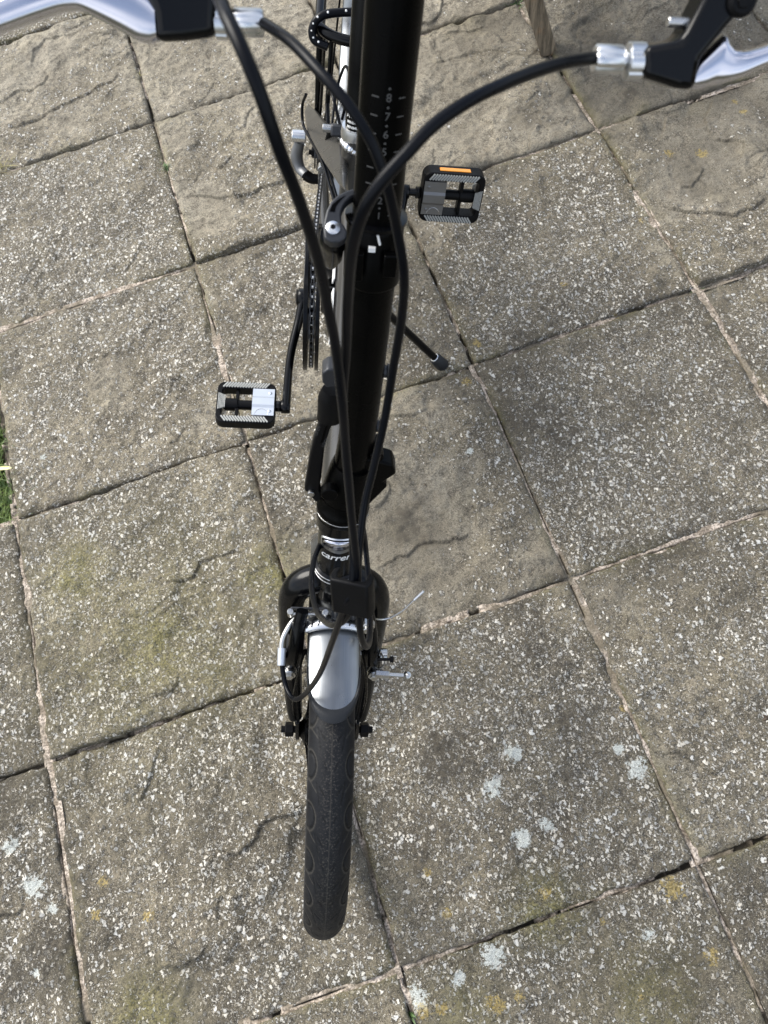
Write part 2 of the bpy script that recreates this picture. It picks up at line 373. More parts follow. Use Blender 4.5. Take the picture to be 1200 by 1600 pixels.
class MB:
    def __init__(s): s.v = []; s.f = []
    def add(s, verts, faces):
        k = len(s.v); s.v.extend([tuple(map(float, x)) for x in verts]); s.f.extend([tuple(i + k for i in f) for f in faces]); return s
    def rings(s, rings, closed_ends=True, loop=False):
        n = len(rings[0]); V_ = [p for r in rings for p in r]; F = []
        m = len(rings)
        for i in range(m if loop else m - 1):
            a, b = i * n, ((i + 1) % m) * n
            for j in range(n):
                F.append((a + j, a + (j + 1) % n, b + (j + 1) % n, b + j))
        if closed_ends and not loop:
            F.append(tuple(range(n - 1, -1, -1))); F.append(tuple(range((m - 1) * n, m * n)))
        return s.add(V_, F)
    def tube(s, path, r, n=12, flat=None, up=None, loop=False):
        """sweep; r a number or one per point; flat=(a,b) scales the section along up and across"""
        p = np.asarray(path, float); m = len(p)
        rr = np.full(m, r, float) if np.isscalar(r) else np.interp(np.linspace(0, 1, m), np.linspace(0, 1, len(r)), r)
        if loop: tg = np.roll(p, -1, 0) - np.roll(p, 1, 0)
        else: tg = np.gradient(p, axis=0)
        tg /= np.linalg.norm(tg, axis=1)[:, None] + 1e-12
        e1 = perp(tg[0])[0] if up is None else unit(np.asarray(up) - tg[0] * np.dot(up, tg[0]))
        R = []
        for i in range(m):
            e1 = unit(e1 - tg[i] * np.dot(e1, tg[i])); e2 = np.cross(tg[i], e1)
            fa, fb = flat if flat else (1, 1)
            R.append([p[i] + rr[i] * (fa * math.cos(a) * e1 + fb * math.sin(a) * e2) for a in np.linspace(0, 2 * math.pi, n, endpoint=False)])
        return s.rings(R, True, loop)
    def lathe(s, p0, p1, prof, n=24):
        """prof: (fraction along p0->p1, radius)"""
        p0, p1 = np.asarray(p0, float), np.asarray(p1, float); e1, e2 = perp(p1 - p0)
        return s.rings([[p0 + (p1 - p0) * h + r * (math.cos(a) * e1 + math.sin(a) * e2) for a in np.linspace(0, 2 * math.pi, n, endpoint=False)] for h, r in prof])
    def cyl(s, p0, p1, r, n=16, c=0.12):
        L_ = np.linalg.norm(np.asarray(p1, float) - np.asarray(p0, float)); k = min(0.45, c * r / max(L_, 1e-9))
        return s.lathe(p0, p1, [(0, r * (1 - c)), (k, r), (1 - k, r), (1, r * (1 - c))], n)
    def box(s, c, size, ax=None):
        ax = np.eye(3) if ax is None else np.asarray(ax, float); c = np.asarray(c, float)
        vs = [c + sum(ax[k] * size[k] / 2 * sg[k] for k in range(3)) for sg in
              [(-1, -1, -1), (1, -1, -1), (1, 1, -1), (-1, 1, -1), (-1, -1, 1), (1, -1, 1), (1, 1, 1), (-1, 1, 1)]]
        return s.add(vs, [(3, 2, 1, 0), (4, 5, 6, 7), (0, 1, 5, 4), (1, 2, 6, 5), (2, 3, 7, 6), (3, 0, 4, 7)])
    def extrude(s, outline, o, ex, ey, depth):
        """flat outline in (ex,ey) from o, given thickness along ex x ey"""
        ex, ey = np.asarray(ex, float), np.asarray(ey, float); ez = unit(np.cross(ex, ey)); o = np.asarray(o, float)
        area = sum(a[0] * b[1] - b[0] * a[1] for a, b in zip(outline, outline[1:] + outline[:1]))
        if area < 0: outline = outline[::-1]
        a = [o + ex * p[0] + ey * p[1] for p in outline]; b = [q - ez * depth for q in a]; n = len(a)
        return s.add(a + b, [tuple(range(n)), tuple(range(2 * n - 1, n - 1, -1))] + [(j, n + j, n + (j + 1) % n, (j + 1) % n) for j in range(n)])
    def ball(s, c, r, n=12):
        c = np.asarray(c, float)
        R = [[c + r * V(math.sin(t) * math.cos(a), math.sin(t) * math.sin(a), math.cos(t)) for a in np.linspace(0, 2 * math.pi, n, endpoint=False)] for t in np.linspace(0.08, math.pi - 0.08, n // 2 + 2)]
        return s.rings(R)
    def map(s, fn): s.v = [tuple(fn(np.array(p))) for p in s.v]; return s
    def mesh(s, name, m, smooth=35):
        me = bpy.data.meshes.new(name); me.from_pydata(s.v, [], s.f); me.update()
        if m: me.materials.append(m)
        finish(me, smooth); return me
    def build(s, name, m, parent=None, bevel=0, seg=2, smooth=35):
        o = bpy.data.objects.new(name, s.mesh(name, m, smooth)); COL.objects.link(o)
        if parent is not None: o.parent = parent
        if bevel:
            bv = o.modifiers.new('bevel', 'BEVEL'); bv.width = bevel; bv.segments = seg; bv.limit_method = 'ANGLE'
            bv.angle_limit = math.radians(35)
            if hasattr(bv, 'harden_normals'): bv.harden_normals = False
        return o

def finish(me, smooth=35):
    import bmesh
    bm = bmesh.new(); bm.from_mesh(me); bmesh.ops.recalc_face_normals(bm, faces=bm.faces); bm.to_mesh(me); bm.free()
    if smooth:
        me.shade_smooth(); me.set_sharp_from_angle(angle=math.radians(smooth))

def grid_mesh(name, X, Y, Z, m, attrs=None, close=True):
    """quad grid with arrays of shape (r,c)"""
    r, c = X.shape
    me = bpy.data.meshes.new(name)
    co = np.stack([X, Y, Z], -1).reshape(-1, 3).astype(np.float32)
    i = np.arange(r * c).reshape(r, c)
    q = np.stack([i[:-1, :-1], i[:-1, 1:], i[1:, 1:], i[1:, :-1]], -1).reshape(-1, 4)
    me.vertices.add(len(co)); me.vertices.foreach_set('co', co.ravel())
    me.loops.add(q.size); me.loops.foreach_set('vertex_index', q.ravel().astype(np.int32))
    me.polygons.add(len(q)); me.polygons.foreach_set('loop_start', np.arange(0, q.size, 4, dtype=np.int32))
    me.update(calc_edges=True); me.validate()
    for k, a in (attrs or {}).items():
        at = me.attributes.new(k, 'FLOAT', 'POINT'); at.data.foreach_set('value', np.asarray(a, np.float32).ravel())
    me.shade_smooth(); me.materials.append(m)
    return me

def tag(o, label=None, cat=None, group=None, kind=None):
    for k, v in (('label', label), ('category', cat), ('group', group), ('kind', kind)):
        if v: o[k] = v
    return o

def empty(name, loc=(0, 0, 0), parent=None):
    o = bpy.data.objects.new(name, None); COL.objects.link(o); o.location = loc
    if parent is not None: o.parent = parent
    return o

def link(name, me, parent=None):
    o = bpy.data.objects.new(name, me); COL.objects.link(o)
    if parent is not None: o.parent = parent
    return o

# ------------------------------------------------------------------ noise in numpy
def vnoise(x, y, seed):
    xi = np.floor(x).astype(np.int64); yi = np.floor(y).astype(np.int64)
    fx, fy = x - xi, y - yi
    fx = fx * fx * fx * (fx * (fx * 6 - 15) + 10); fy = fy * fy * fy * (fy * (fy * 6 - 15) + 10)
    def h(a, b):
        n = (a * 374761393 + b * 668265263 + seed * 1274126177) & 0xFFFFFFFF
        n = ((n ^ (n >> 13)) * 1274126177) & 0xFFFFFFFF
        return ((n ^ (n >> 16)) & 0xFFFF) / 65535.0
    return (h(xi, yi) * (1 - fx) + h(xi + 1, yi) * fx) * (1 - fy) + (h(xi, yi + 1) * (1 - fx) + h(xi + 1, yi + 1) * fx) * fy
def fbm(x, y, seed, oct=4, gain=0.5):
    t = 0; a = 1; s = 0
    for k in range(oct):
        t = t + a * vnoise(x * 2 ** k, y * 2 ** k, seed + 31 * k); s += a; a *= gain
    return t / s
def sstep(v, a, b):
    t = np.clip((v - a) / (b - a), 0, 1); return t * t * (3 - 2 * t)

# ================================================================== THE SETTING
gx, gy = np.meshgrid(np.linspace(-60, 60, 61), np.linspace(-60, 60, 61))
ground = link('ground', grid_mesh('ground', gx, gy, gx * 0 - 0.045, M_EARTH)); tag(ground, kind='structure')

S = 0.45                                   # slab pitch
RIDGES = [([(0.0934, -0.292), (0.1377, -0.322), (0.1865, -0.3153), (0.2613, -0.2974), (0.319, -0.2898), (0.3871, -0.2703), (0.4061, -0.2554)], 1), ([(0.1018, -0.2212), (0.1368, -0.2021), (0.1542, -0.1937), (0.193, -0.21), (0.2192, -0.1984), (0.2324, -0.1755), (0.2223, -0.1533)], 0.8), ([(0.1991, -0.1295), (0.2097, -0.0767), (0.2496, -0.0451), (0.3065, -0.0606), (0.3487, -0.061)], 0.8), ([(0.2982, -0.004), (0.3108, 0.0217), (0.3306, 0.0386)], 0.6), ([(0.6432, -0.5688), (0.6544, -0.5367), (0.6842, -0.5108)], 0.7), ([(0.7502, -0.4091), (0.714, -0.4684), (0.6894, -0.4908)], 0.5), ([(0.5309, -0.6379), (0.5622, -0.6646), (0.5842, -0.654), (0.5956, -0.6321)], 0.7), ([(0.4723, -0.6991), (0.5426, -0.7468), (0.5841, -0.7575), (0.6361, -0.7551), (0.7028, -0.7534)], 1), ([(0.5439, -0.4439), (0.5888, -0.4196), (0.6129, -0.3846)], 0.5), ([(0.7654, -0.2905), (0.744, -0.3535), (0.7159, -0.3876)], 0.6), ([(1.0893, -0.4235), (1.1428, -0.4309), (1.1739, -0.4021), (1.1962, -0.3581)], 1), ([(1.1484, -0.4823), (1.2161, -0.4922), (1.2571, -0.4887)], 0.6), ([(1.0782, -0.5696), (1.1343, -0.5649), (1.1949, -0.5693), (1.2349, -0.5868), (1.3319, -0.6531)], 0.6), ([(1.134, -0.751), (1.154, -0.788), (1.142, -0.8382), (1.1058, -0.8639)], 1), ([(1.2546, -0.8104), (1.2436, -0.8406), (1.2171, -0.859), (1.1974, -0.8963)], 1), ([(1.6011, -0.9275), (1.5637, -0.9611), (1.5486, -1.022)], 1), ([(1.5477, -1.0236), (1.5862, -1.0533), (1.5861, -1.0803), (1.573, -1.0972), (1.5531, -1.1033)], 1), ([(1.4279, -1.1117), (1.4558, -1.117), (1.4853, -1.1024), (1.5014, -1.0871)], 1), ([(1.3765, -1.1381), (1.4184, -1.1785), (1.4558, -1.1987), (1.4913, -1.2217), (1.5263, -1.2195), (1.573, -1.2083)], 1.3), ([(1.5739, -1.1034), (1.602, -1.103), (1.6326, -1.098)], 0.7), ([(1.5721, -1.1642), (1.5873, -1.1563), (1.5953, -1.1414)], 0.5), ([(1.4982, -0.93), (1.4704, -0.9575), (1.4528, -0.9792)], 0.6), ([(1.3116, -0.9433), (1.3428, -0.9379), (1.3681, -0.9297)], 0.4), ([(0.3029, -0.8546), (0.3308, -0.8353), (0.343, -0.8164)], 0.7), ([(0.1899, -0.7114), (0.2266, -0.7562), (0.2504, -0.7704)], 0.6), ([(0.2413, -1.5661), (0.2741, -1.5781), (0.296, -1.5749), (0.3118, -1.5517), (0.3515, -1.5498), (0.3971, -1.5578)], 1.2), ([(0.1863, -1.7512), (0.2114, -1.7644), (0.2313, -1.7491), (0.239, -1.7293)], 0.9), ([(0.1223, -1.5389), (0.1254, -1.5893), (0.1497, -1.6161)], 0.5), ([(0.2368, -2.0102), (0.2649, -2.0297), (0.292, -2.0282), (0.3125, -2.0045), (0.3279, -1.9971), (0.3798, -2.0084)], 1.3), ([(0.1267, -1.9157), (0.1535, -1.8875), (0.1753, -1.8486), (0.1834, -1.8303)], 0.8), ([(0.118, -2.1385), (0.1546, -2.1508), (0.1853, -2.145), (0.2028, -2.1333)], 0.9), ([(0.2158, -2.12), (0.2179, -2.0986), (0.2332, -2.0765)], 0.7), ([(0.2443, -2.0846), (0.2671, -2.0937)], 0.6), ([(-0.1091, -1.9972), (-0.0846, -2.005), (-0.0695, -2.0062)], 1), ([(0.6039, -1.6756), (0.6595, -1.6653), (0.6863, -1.6553), (0.7252, -1.661), (0.7802, -1.6703)], 1.2), ([(0.7944, -1.6168), (0.7984, -1.6377), (0.7847, -1.6644)], 0.7), ([(0.7134, -1.3954), (0.7591, -1.4092), (0.7929, -1.4095)], 0.9), ([(0.6344, -1.5627), (0.6608, -1.5555), (0.6738, -1.5379), (0.6722, -1.517)], 0.9), ([(0.7929, -1.4095), (0.8346, -1.4261), (0.8698, -1.4256)], 0.6), ([(0.9158, -2.0977), (0.9451, -2.1115), (0.9616, -2.1297), (0.9815, -2.1507), (1.0051, -2.1443)], 1), ([(0.7714, -2.0945), (0.759, -2.133), (0.7398, -2.1636), (0.7141, -2.1912), (0.6898, -2.2256)], 0.8), ([(0.7813, -1.9199), (0.7708, -1.9899), (0.7606, -2.0271)], 0.5), ([(0.6575, -2.1548), (0.655, -2.181), (0.6208, -2.2225)], 0.5), ([(0.3311, -1.1634), (0.3588, -1.1698), (0.3714, -1.148)], 0.7), ([(0.2501, -1.2083), (0.2455, -1.2664)], 0.6), ([(0.2001, -1.2337), (0.231, -1.2754), (0.2491, -1.2678)], 0.6), ([(0.3043, -1.3041), (0.3283, -1.2989), (0.3466, -1.2736)], 0.7), ([(1.2093, -1.2947), (1.1992, -1.331), (1.1816, -1.3555)], 0.5), ([(0.9846, -0.9776), (1.0513, -0.9507), (1.1432, -0.9346)], 0.4)]
SPOTS = [('w', 0.6624, -2.0648, 0.0155), ('w', 0.711, -2.0282, 0.0147), ('w', 0.8767, -2.1087, 0.0173), ('w', 0.6772, -2.1431, 0.0151), ('w', 0.7182, -2.1363, 0.0104), ('w', 0.5825, -2.2712, 0.0171), ('w', 0.4631, -2.291, 0.0169), ('w', -0.0501, -1.9764, 0.0187), ('w', -0.0754, -1.9082, 0.0121), ('w', -0.0252, -2.0166, 0.0087), ('w', 0.5259, -2.2847, 0.0098), ('w', 0.8611, -2.0712, 0.0087), ('w', 0.795, -2.3115, 0.0089), ('w', 0.8304, -1.5209, 0.0069), ('w', -0.0613, -2.0938, 0.0066), ('w', 0.071, -1.2365, 0.0061), ('y', 0.8528, -2.2693, 0.0181), ('y', 0.8639, -2.3617, 0.0114), ('y', 0.5654, -2.3273, 0.0141), ('y', 0.5983, -2.3272, 0.0088), ('y', 0.114, -2.07, 0.0086), ('y', 0.1266, -2.0722, 0.0067), ('y', 0.0554, -2.0038, 0.0098), ('y', 0.0383, -2.0441, 0.0096), ('y', 0.5404, -2.203, 0.0092), ('y', 0.5301, -2.1433, 0.0075), ('y', 0.6804, -2.22, 0.0101), ('y', 0.8961, -2.0178, 0.0079), ('y', 0.8759, -1.3791, 0.0096), ('y', 0.9222, -1.3106, 0.0098), ('y', 1.1862, -1.3511, 0.0061), ('y', 1.5145, -1.0472, 0.0132), ('y', 1.4532, -1.0227, 0.0106), ('y', 1.3257, -1.1587, 0.0064), ('y', 1.6361, -0.9853, 0.0094), ('y', 1.6395, -0.9459, 0.0081), ('y', 0.4654, -2.3061, 0.0124), ('y', 0.7425, -2.2782, 0.0054), ('y', 0.4921, -2.3103, 0.0089), ('y', 0.753, -2.3788, 0.0052), ('y', 1.1235, -1.2499, 0.0087), ('m', 0.2132, -1.6742, 0.087), ('n', 0.1962, -1.6446, 0.2083), ('n', 0.1437, -1.7409, 0.0851), ('n', 0.2903, -1.736, 0.0962), ('n', 0.7611, -2.3813, 0.0694), ('n', 0.5161, -2.3217, 0.0529), ('m', 0.0936, -1.4968, 0.0685), ('m', 0.423, -1.6177, 0.0555), ('m', 0.6725, -2.239, 0.0456), ('m', 0.0866, -2.1981, 0.0548), ('d', 1.21, -0.8039, 0.0626), ('d', 1.0928, -1.0259, 0.0527), ('d', 1.0386, -1.3274, 0.0609), ('d', 0.9271, -1.4774, 0.07), ('d', 1.3418, -1.4226, 0.0715), ('d', 1.4715, -1.1407, 0.0515), ('d', 1.4643, -1.0433, 0.0461), ('d', 1.0331, -1.7821, 0.0641), ('d', 0.9134, -1.9448, 0.0355), ('d', 1.1266, -1.9105, 0.0412), ('d', -0.0455, -1.7415, 0.0636), ('d', -0.0083, -1.9378, 0.0598), ('d', -0.059, -2.0772, 0.0665), ('d', 0.8067, -2.3639, 0.0612), ('d', 0.6148, -1.9976, 0.0693), ('d', 0.7806, -2.0538, 0.0585), ('d', 0.2785, -0.6219, 0.0573), ('d', 0.5294, -2.1223, 0.0474), ('d', 0.0501, -1.0007, 0.0521), ('d', 1.1375, -1.709, 0.0438), ('d', 0.6582, -1.617, 0.0669), ('d', 0.6936, -1.7171, 0.0541), ('d', 1.4612, -0.639, 0.0725), ('d', 0.3744, -2.0344, 0.0389), ('c', 0.7056, -1.9255, 0.1523), ('c', 0.3079, -0.8658, 0.1623), ('c', 0.2026, -0.6284, 0.1285), ('c', 0.6822, -0.955, 0.0799), ('c', 1.0679, -1.708, 0.1422), ('c', 1.0852, -1.1484, 0.1404), ('c', 1.0381, -1.6446, 0.1114), ('c', 0.1946, -1.4695, 0.1384), ('c', 1.1588, -1.3774, 0.0963), ('s', 1.4568, -0.8794, 0.096), ('s', 0.5074, -0.8033, 0.0826), ('s', 1.4491, -1.1305, 0.1032), ('s', 0.6775, -1.5593, 0.0907), ('s', 0.6419, -1.7341, 0.0646), ('s', 1.1301, -0.9673, 0.0802)]
# (column, row): (chip density, gradient x, gradient y, riven relief, grime with painted light fall-off)
KIND = {(0, 0): (.16, .1, -.25, 1.0, .0), (1, 0): (.10, 0, -.1, .9, .0), (2, 0): (.05, 0, 0, 1.0, .10), (3, 0): (.02, 0, 0, 1.1, .22), (4, 0): (.05, 0, 0, 1, .2),
        (0, 1): (.85, .1, .25, .5, .02), (1, 1): (.40, .0, -.75, .8, .0), (2, 1): (.07, -.15, .0, 1.1, .10), (3, 1): (.03, 0, 0, 1.1, .20), (4, 1): (.1, 0, 0, 1, .2),
        (0, 2): (.66, .1, .15, .6, .05), (1, 2): (.60, .1, .1, .6, .08), (2, 2): (.72, .0, -.35, .6, .12), (3, 2): (.28, -.7, -.45, 1.1, .16), (4, 2): (.2, 0, 0, 1, .2),
        (0, 3): (.74, .0, -.05, .8, .10), (1, 3): (.40, -.25, .2, .9, .12), (2, 3): (.80, .2, -.1, .4, .14), (3, 3): (.75, .1, 0, .5, .16), (-1, 3): (.70, .1, 0, .6, .12),
        (0, 4): (.80, .0, .1, .9, .16), (1, 4): (.92, -.05, .1, .6, .15), (2, 4): (.68, .0, -.1, .7, .12), (3, 4): (.7, 0, 0, .6, .12), (-1, 4): (.80, .1, 0, .7, .18),
        (0, 5): (.75, 0, 0, .6, .15), (1, 5): (.78, 0, 0, .6, .20), (2, 5): (.72, 0, 0, .6, .18), (-1, 5): (.7, 0, 0, .6, .15)}

TONE = {(0, 0): 1.22, (1, 0): 1.22, (1, 1): 1.20, (0, 1): 1.12, (2, 0): 1.02, (2, 1): 1.02, (3, 1): .94, (3, 0): .94, (3, 2): .90, (0, 2): 1.18, (1, 2): 1.02, (2, 2): 1.08, (0, 3): 1.16, (1, 3): .94,
        (2, 3): 1.06, (2, 4): 1.10, (1, 4): .90, (0, 4): .92, (-1, 4): .85, (-1, 3): .9, (2, 5): .78, (1, 5): .80, (3, 3): .92}
patio = empty('patio'); tag(patio, kind='structure')

def seg_dist(px, py, line):
    """distance, signed side and position 0..1 along a polyline"""
    best = np.full(px.shape, 9.0); side = np.zeros(px.shape); pos = np.zeros(px.shape)
    L_ = [math.dist(a, b) for a, b in zip(line, line[1:])]; tot = sum(L_); acc = 0
    for (a, b), l in zip(zip(line, line[1:]), L_):
        dx, dy = (b[0] - a[0]) / l, (b[1] - a[1]) / l
        t = np.clip((px - a[0]) * dx + (py - a[1]) * dy, 0, l)
        d = np.hypot(px - a[0] - dx * t, py - a[1] - dy * t)
        sg = dx * (py - a[1]) - dy * (px - a[0])
        k = d < best
        best = np.where(k, d, best); side = np.where(k, np.sign(sg), side); pos = np.where(k, (acc + t) / tot, pos); acc += l
    return best, side, pos

def make_slab(i, j, n):
    sd_ = (i + 7) * 31 + (j + 5) * 17
    r_ = random.Random(sd_)
    den, gx_, gy_, riv, grime_shade = KIND.get((i, j), (.4 + .4 * r_.random(), 0, 0, .8, .1))
    x0, x1, y0, y1 = i * S, (i + 1) * S, -(j + 1) * S, -j * S
    g = 0.0032
    e = np.array([0, .0012, .003, .006, .010])
    u = np.concatenate([e, np.linspace(.0125, S - 2 * g - .0125, n), (S - 2 * g) - e[::-1]])
    X, Y = np.meshgrid(x0 + g + u, y0 + g + u)
    ed = np.minimum(np.minimum(X - x0 - g, x1 - g - X), np.minimum(Y - y0 - g, y1 - g - Y))
    # ragged arris
    wx = (fbm(X * 60, Y * 60, sd_ + 3, 4) - .5); wy = (fbm(X * 60, Y * 60, sd_ + 9, 4) - .5)
    fall = np.exp(-ed / .012)
    Xd = X + wx * .0055 * fall + (fbm(X * 6, Y * 6, sd_ + 40, 2) - .5) * .004 * fall
    Yd = Y + wy * .0055 * fall + (fbm(X * 6, Y * 6, sd_ + 41, 2) - .5) * .004 * fall
    ang = r_.uniform(-.5, .9); ca, sa = math.cos(ang), math.sin(ang)
    A = (X * ca + Y * sa); B = (-X * sa + Y * ca)
    h = (fbm(X * 8, Y * 8, sd_, 5) - .5) * .0150 * (0.4 + 0.6 * riv)
    q = fbm(A * 4.5 + .35 * fbm(X * 14, Y * 14, sd_ + 5, 3), B * 9 + .35 * fbm(X * 14, Y * 14, sd_ + 6, 3), sd_ + 2, 3, .42) * 5.0
    fl = np.floor(q); fr = q - fl
    lay = fl + sstep(fr, .0, .06)
    strength = sstep(fbm(X * 8, Y * 8, sd_ + 77, 2), .42, .62)
    h += lay * .0024 * riv * strength
    crease = np.exp(-((fr - .02) / .022) ** 2) * strength * riv * .5 * (q > 1) * sstep(fbm(X * 20, Y * 20, sd_ + 15, 2), .4, .6)
    h += (fbm(X * 60, Y * 60, sd_ + 8, 4) - .5) * .0022
    q2 = fbm(A * 11 + .5 * fbm(X * 25, Y * 25, sd_ + 71, 3), B * 17 + .5 * fbm(X * 25, Y * 25, sd_ + 72, 3), sd_ + 70, 4, .5) * 4.2
    f2 = q2 - np.floor(q2)
    m2 = sstep(fbm(X * 10, Y * 10, sd_ + 73, 3), .40, .56) * (.35 + .65 * riv)
    h += (np.floor(q2) + sstep(f2, .0, .10)) * .0019 * m2
    h += (1 - np.abs(2 * fbm(X * 22, Y * 22, sd_ + 75, 3) - 1)) ** 3 * .0032
    for line, amp in RIDGES:
        cx, cy = [p[0] for p in line], [p[1] for p in line]
        if max(cx) < x0 or min(cx) > x1 or max(cy) < y0 or min(cy) > y1: continue
        mx_, my_ = sum(cx) / len(cx), sum(cy) / len(cy)
        if not (x0 - .03 < mx_ < x1 + .03 and y0 - .03 < my_ < y1 + .03): continue
        jx = (fbm(X * 45, Y * 45, sd_ + 61, 3) - .5) * .010; jy = (fbm(X * 45, Y * 45, sd_ + 62, 3) - .5) * .012
        d, sgn, pos = seg_dist(X + jx, Y + jy, line)
        taper = np.clip(np.minimum(pos, 1 - pos) / .12, 0, 1)
        high = sgn > 0
        h += amp * .0046 * taper * np.where(high, np.exp(-d / .045), 0) - amp * .0003 * taper * np.where(high, 0, np.exp(-d / .006))
        crease = np.maximum(crease, amp * taper * np.exp(-((d + np.where(high, .0010, 0)) / .0014) ** 2) * (.15 + 1.0 * fbm(X * 30, Y * 30, sd_ + 63, 2)))
    h -= .0045 * np.exp(-ed / .0035) * (.5 + fbm(X * 25, Y * 25, sd_ + 11, 3)) + .009 * (ed < .0006) * 0
    tx, ty, dz = r_.uniform(-.004, .004), r_.uniform(-.004, .004), r_.uniform(-.0012, .0012)
    Z = h + (X - x0 - S / 2) * tx + (Y - y0 - S / 2) * ty + dz
    # skirt down the sides
    def skirt(a, z=False):
        a = np.pad(a, 1, mode='edge')
        if z: a[0, :] = a[-1, :] = -.04; a[:, 0] = a[:, -1] = -.04
        return a
    loc_x, loc_y = (X - x0) / S - .5, (Y - y0) / S - .5
    wear = den + gx_ * loc_x + gy_ * loc_y + ((fbm(X * 8, Y * 8, sd_ + 21, 3) - .5) * 1.5 + (fbm(X * 24, Y * 24, sd_ + 23, 3) - .5) * .7) * (.35 + .65 * min(1, den * 2))
    wear = np.clip(wear, 0, 1.0) * (1 - .35 * np.exp(-ed / .015))
    dirt_shade = grime_shade + (fbm(X * 11, Y * 11, sd_ + 33, 4) - .5) * .75 + .30 * np.exp(-ed / .02) * fbm(X * 12, Y * 12, sd_ + 34, 2)
    lich = X * 0; yel = X * 0; moss = X * 0
    for kind, cx, cy, r in SPOTS:
        if cx < x0 - r or cx > x1 + r or cy < y0 - r or cy > y1 + r: continue
        d = np.hypot(X - cx, Y - cy) / r
        if kind == 'w': lich = np.maximum(lich, np.clip(1.5 - d, 0, 1))
        elif kind == 'y': yel = np.maximum(yel, np.clip(1.5 - d, 0, 1))
        elif kind == 'm': moss = np.maximum(moss, np.exp(-d * d))
        elif kind == 'n': moss = np.maximum(moss, .55 * np.exp(-d * d))
        elif kind == 'd': dirt_shade = dirt_shade + .26 * np.exp(-d * d * 1.5)
        elif kind == 'c': wear = np.clip(wear + .6 * np.exp(-d * d), 0, 1)
        elif kind == 's': wear = np.clip(wear - .7 * np.exp(-d * d), 0, 1)
    moss = np.maximum(moss, .5 * np.exp(-ed / .008) * sstep(fbm(X * 7, Y * 7, sd_ + 51, 3), .5, .62))
    at = dict(wear=skirt(wear), dirt_shade=skirt(np.clip(dirt_shade, 0, 1)), lichen=skirt(lich), yellow=skirt(yel), moss=skirt(moss), crease=skirt(np.clip(crease, 0, 1)))
    me = grid_mesh('paving_slab', skirt(Xd), skirt(Yd), skirt(Z, True), M_SLAB, at)
    o = link('paving_slab', me, patio); o['seed'] = float(r_.uniform(0, 40)); o['tone'] = float(TONE.get((i, j), 1.0) * r_.uniform(.95, 1.05))
    return o

NEAR = {(0, 0), (1, 0), (2, 0), (3, 0), (0, 1), (1, 1), (2, 1), (3, 1), (0, 2), (1, 2), (2, 2), (3, 2), (4, 2), (-1, 3), (0, 3), (1, 3), (2, 3), (3, 3), (-1, 4), (0, 4), (1, 4), (2, 4), (0, 5), (1, 5), (2, 5), (3, 4)}
HOLE = {(-1, 0), (-1, 1), (-1, 2), (-2, 0), (-2, 1), (-2, 2), (-1, -1), (-2, -1)}       # planted bed along the left edge
for j in range(-2, 8):
    for i in range(-2, 7):
        if (i, j) in HOLE: continue
        make_slab(i, j, 184 if (i, j) in NEAR else 26)

# pointing between the slabs: how much mortar is left in a joint
FILL_V = {(1, 0): .35, (1, 1): .55, (1, 2): .8, (1, 3): .35, (1, 4): .6, (1, 5): .05, (0, 3): .75, (0, 4): .95, (0, 5): .9, (2, 1): .4, (2, 2): .35, (2, 3): .9, (2, 4): .85,
          (2, 5): .55, (3, 0): .4, (3, 1): .5, (3, 2): .75, (3, 3): .95, (0, 0): .3, (0, 1): .3, (0, 2): .2}
FILL_H = {(0, 1): .5, (1, 1): .35, (2, 1): .3, (3, 1): .5, (0, 2): .95, (1, 2): .45, (2, 2): .5, (3, 2): .7, (0, 3): .45, (1, 3): .35, (2, 3): .5, (3, 3): .9, (-1, 4): .35, (0, 4): .55,
          (1, 4): .75, (2, 4): .95, (0, 5): .85, (1, 5): .3, (2, 5): .35, (3, 5): .4}
def make_joint(i, j, vert, fill, n):
    sd_ = i * 53 + j * 97 + (500 if vert else 0)
    a = np.linspace(-.003, S + .003, n); c = np.linspace(-.0095, .0095, 17)
    Aa, Cc = np.meshgrid(a, c)
    X, Y = (i * S + Cc, -j * S - Aa) if vert else (i * S + Aa, -j * S + Cc)
    w = fbm(X * 16, Y * 16, sd_ + 1, 3)
    fine = fbm(X * 120, Y * 120, sd_ + 2, 3) - .5
    missing = sstep(w + (.5 - fill) * .45 + fine * .25, .58, .66)
    missing = np.maximum(missing, sstep(fbm(X * 30, Y * 30, sd_ + 4, 2) + (.5 - fill) * .3, .70, .76) * .8)
    cross = np.minimum(Aa, S - Aa)
    missing = np.maximum(missing, .9 * (cross < .008) * (fill < .6))
    off = (.0030 if (i * 7 + j * 3) % 2 else -.0030) + (fbm(Aa * 9 + i, Aa * 0 + j, sd_ + 8, 2) - .5) * .004
    crack = np.exp(-((Cc - off) / .0008) ** 2) * sstep(fbm(X * 18, Y * 18, sd_ + 12, 3), .42, .54)
    missing = np.maximum(missing, crack)
    Z = -.0031 + fine * .003 - missing * .011 + .0038 * (fill > .7) * (1 - missing)
    me = grid_mesh('mortar_joint', X, Y, Z, M_MORTAR, dict(gap=missing))
    return link('mortar_joint', me, patio)
for j in range(-2, 9):
    for i in range(-2, 7):
        if (i, j) in HOLE and (i, j - 1) in HOLE: continue
        make_joint(i, j, False, FILL_H.get((i, j), .5) + .12, 150 if 0 <= j <= 6 and -1 <= i <= 4 else 20)
for j in range(-2, 8):
    for i in range(-2, 8):
        if (i, j) in HOLE and (i - 1, j) in HOLE: continue
        make_joint(i, j, True, FILL_V.get((i, j), .5) + .10, 150 if 0 <= j <= 6 and -1 <= i <= 4 else 20)
bed = MB()
for (i, j) in [(a, b) for b in range(-2, 8) for a in range(-2, 7) if (a, b) not in HOLE]:
    bed.box((i * S + S / 2, -j * S - S / 2, -.034), (S, S, .02))
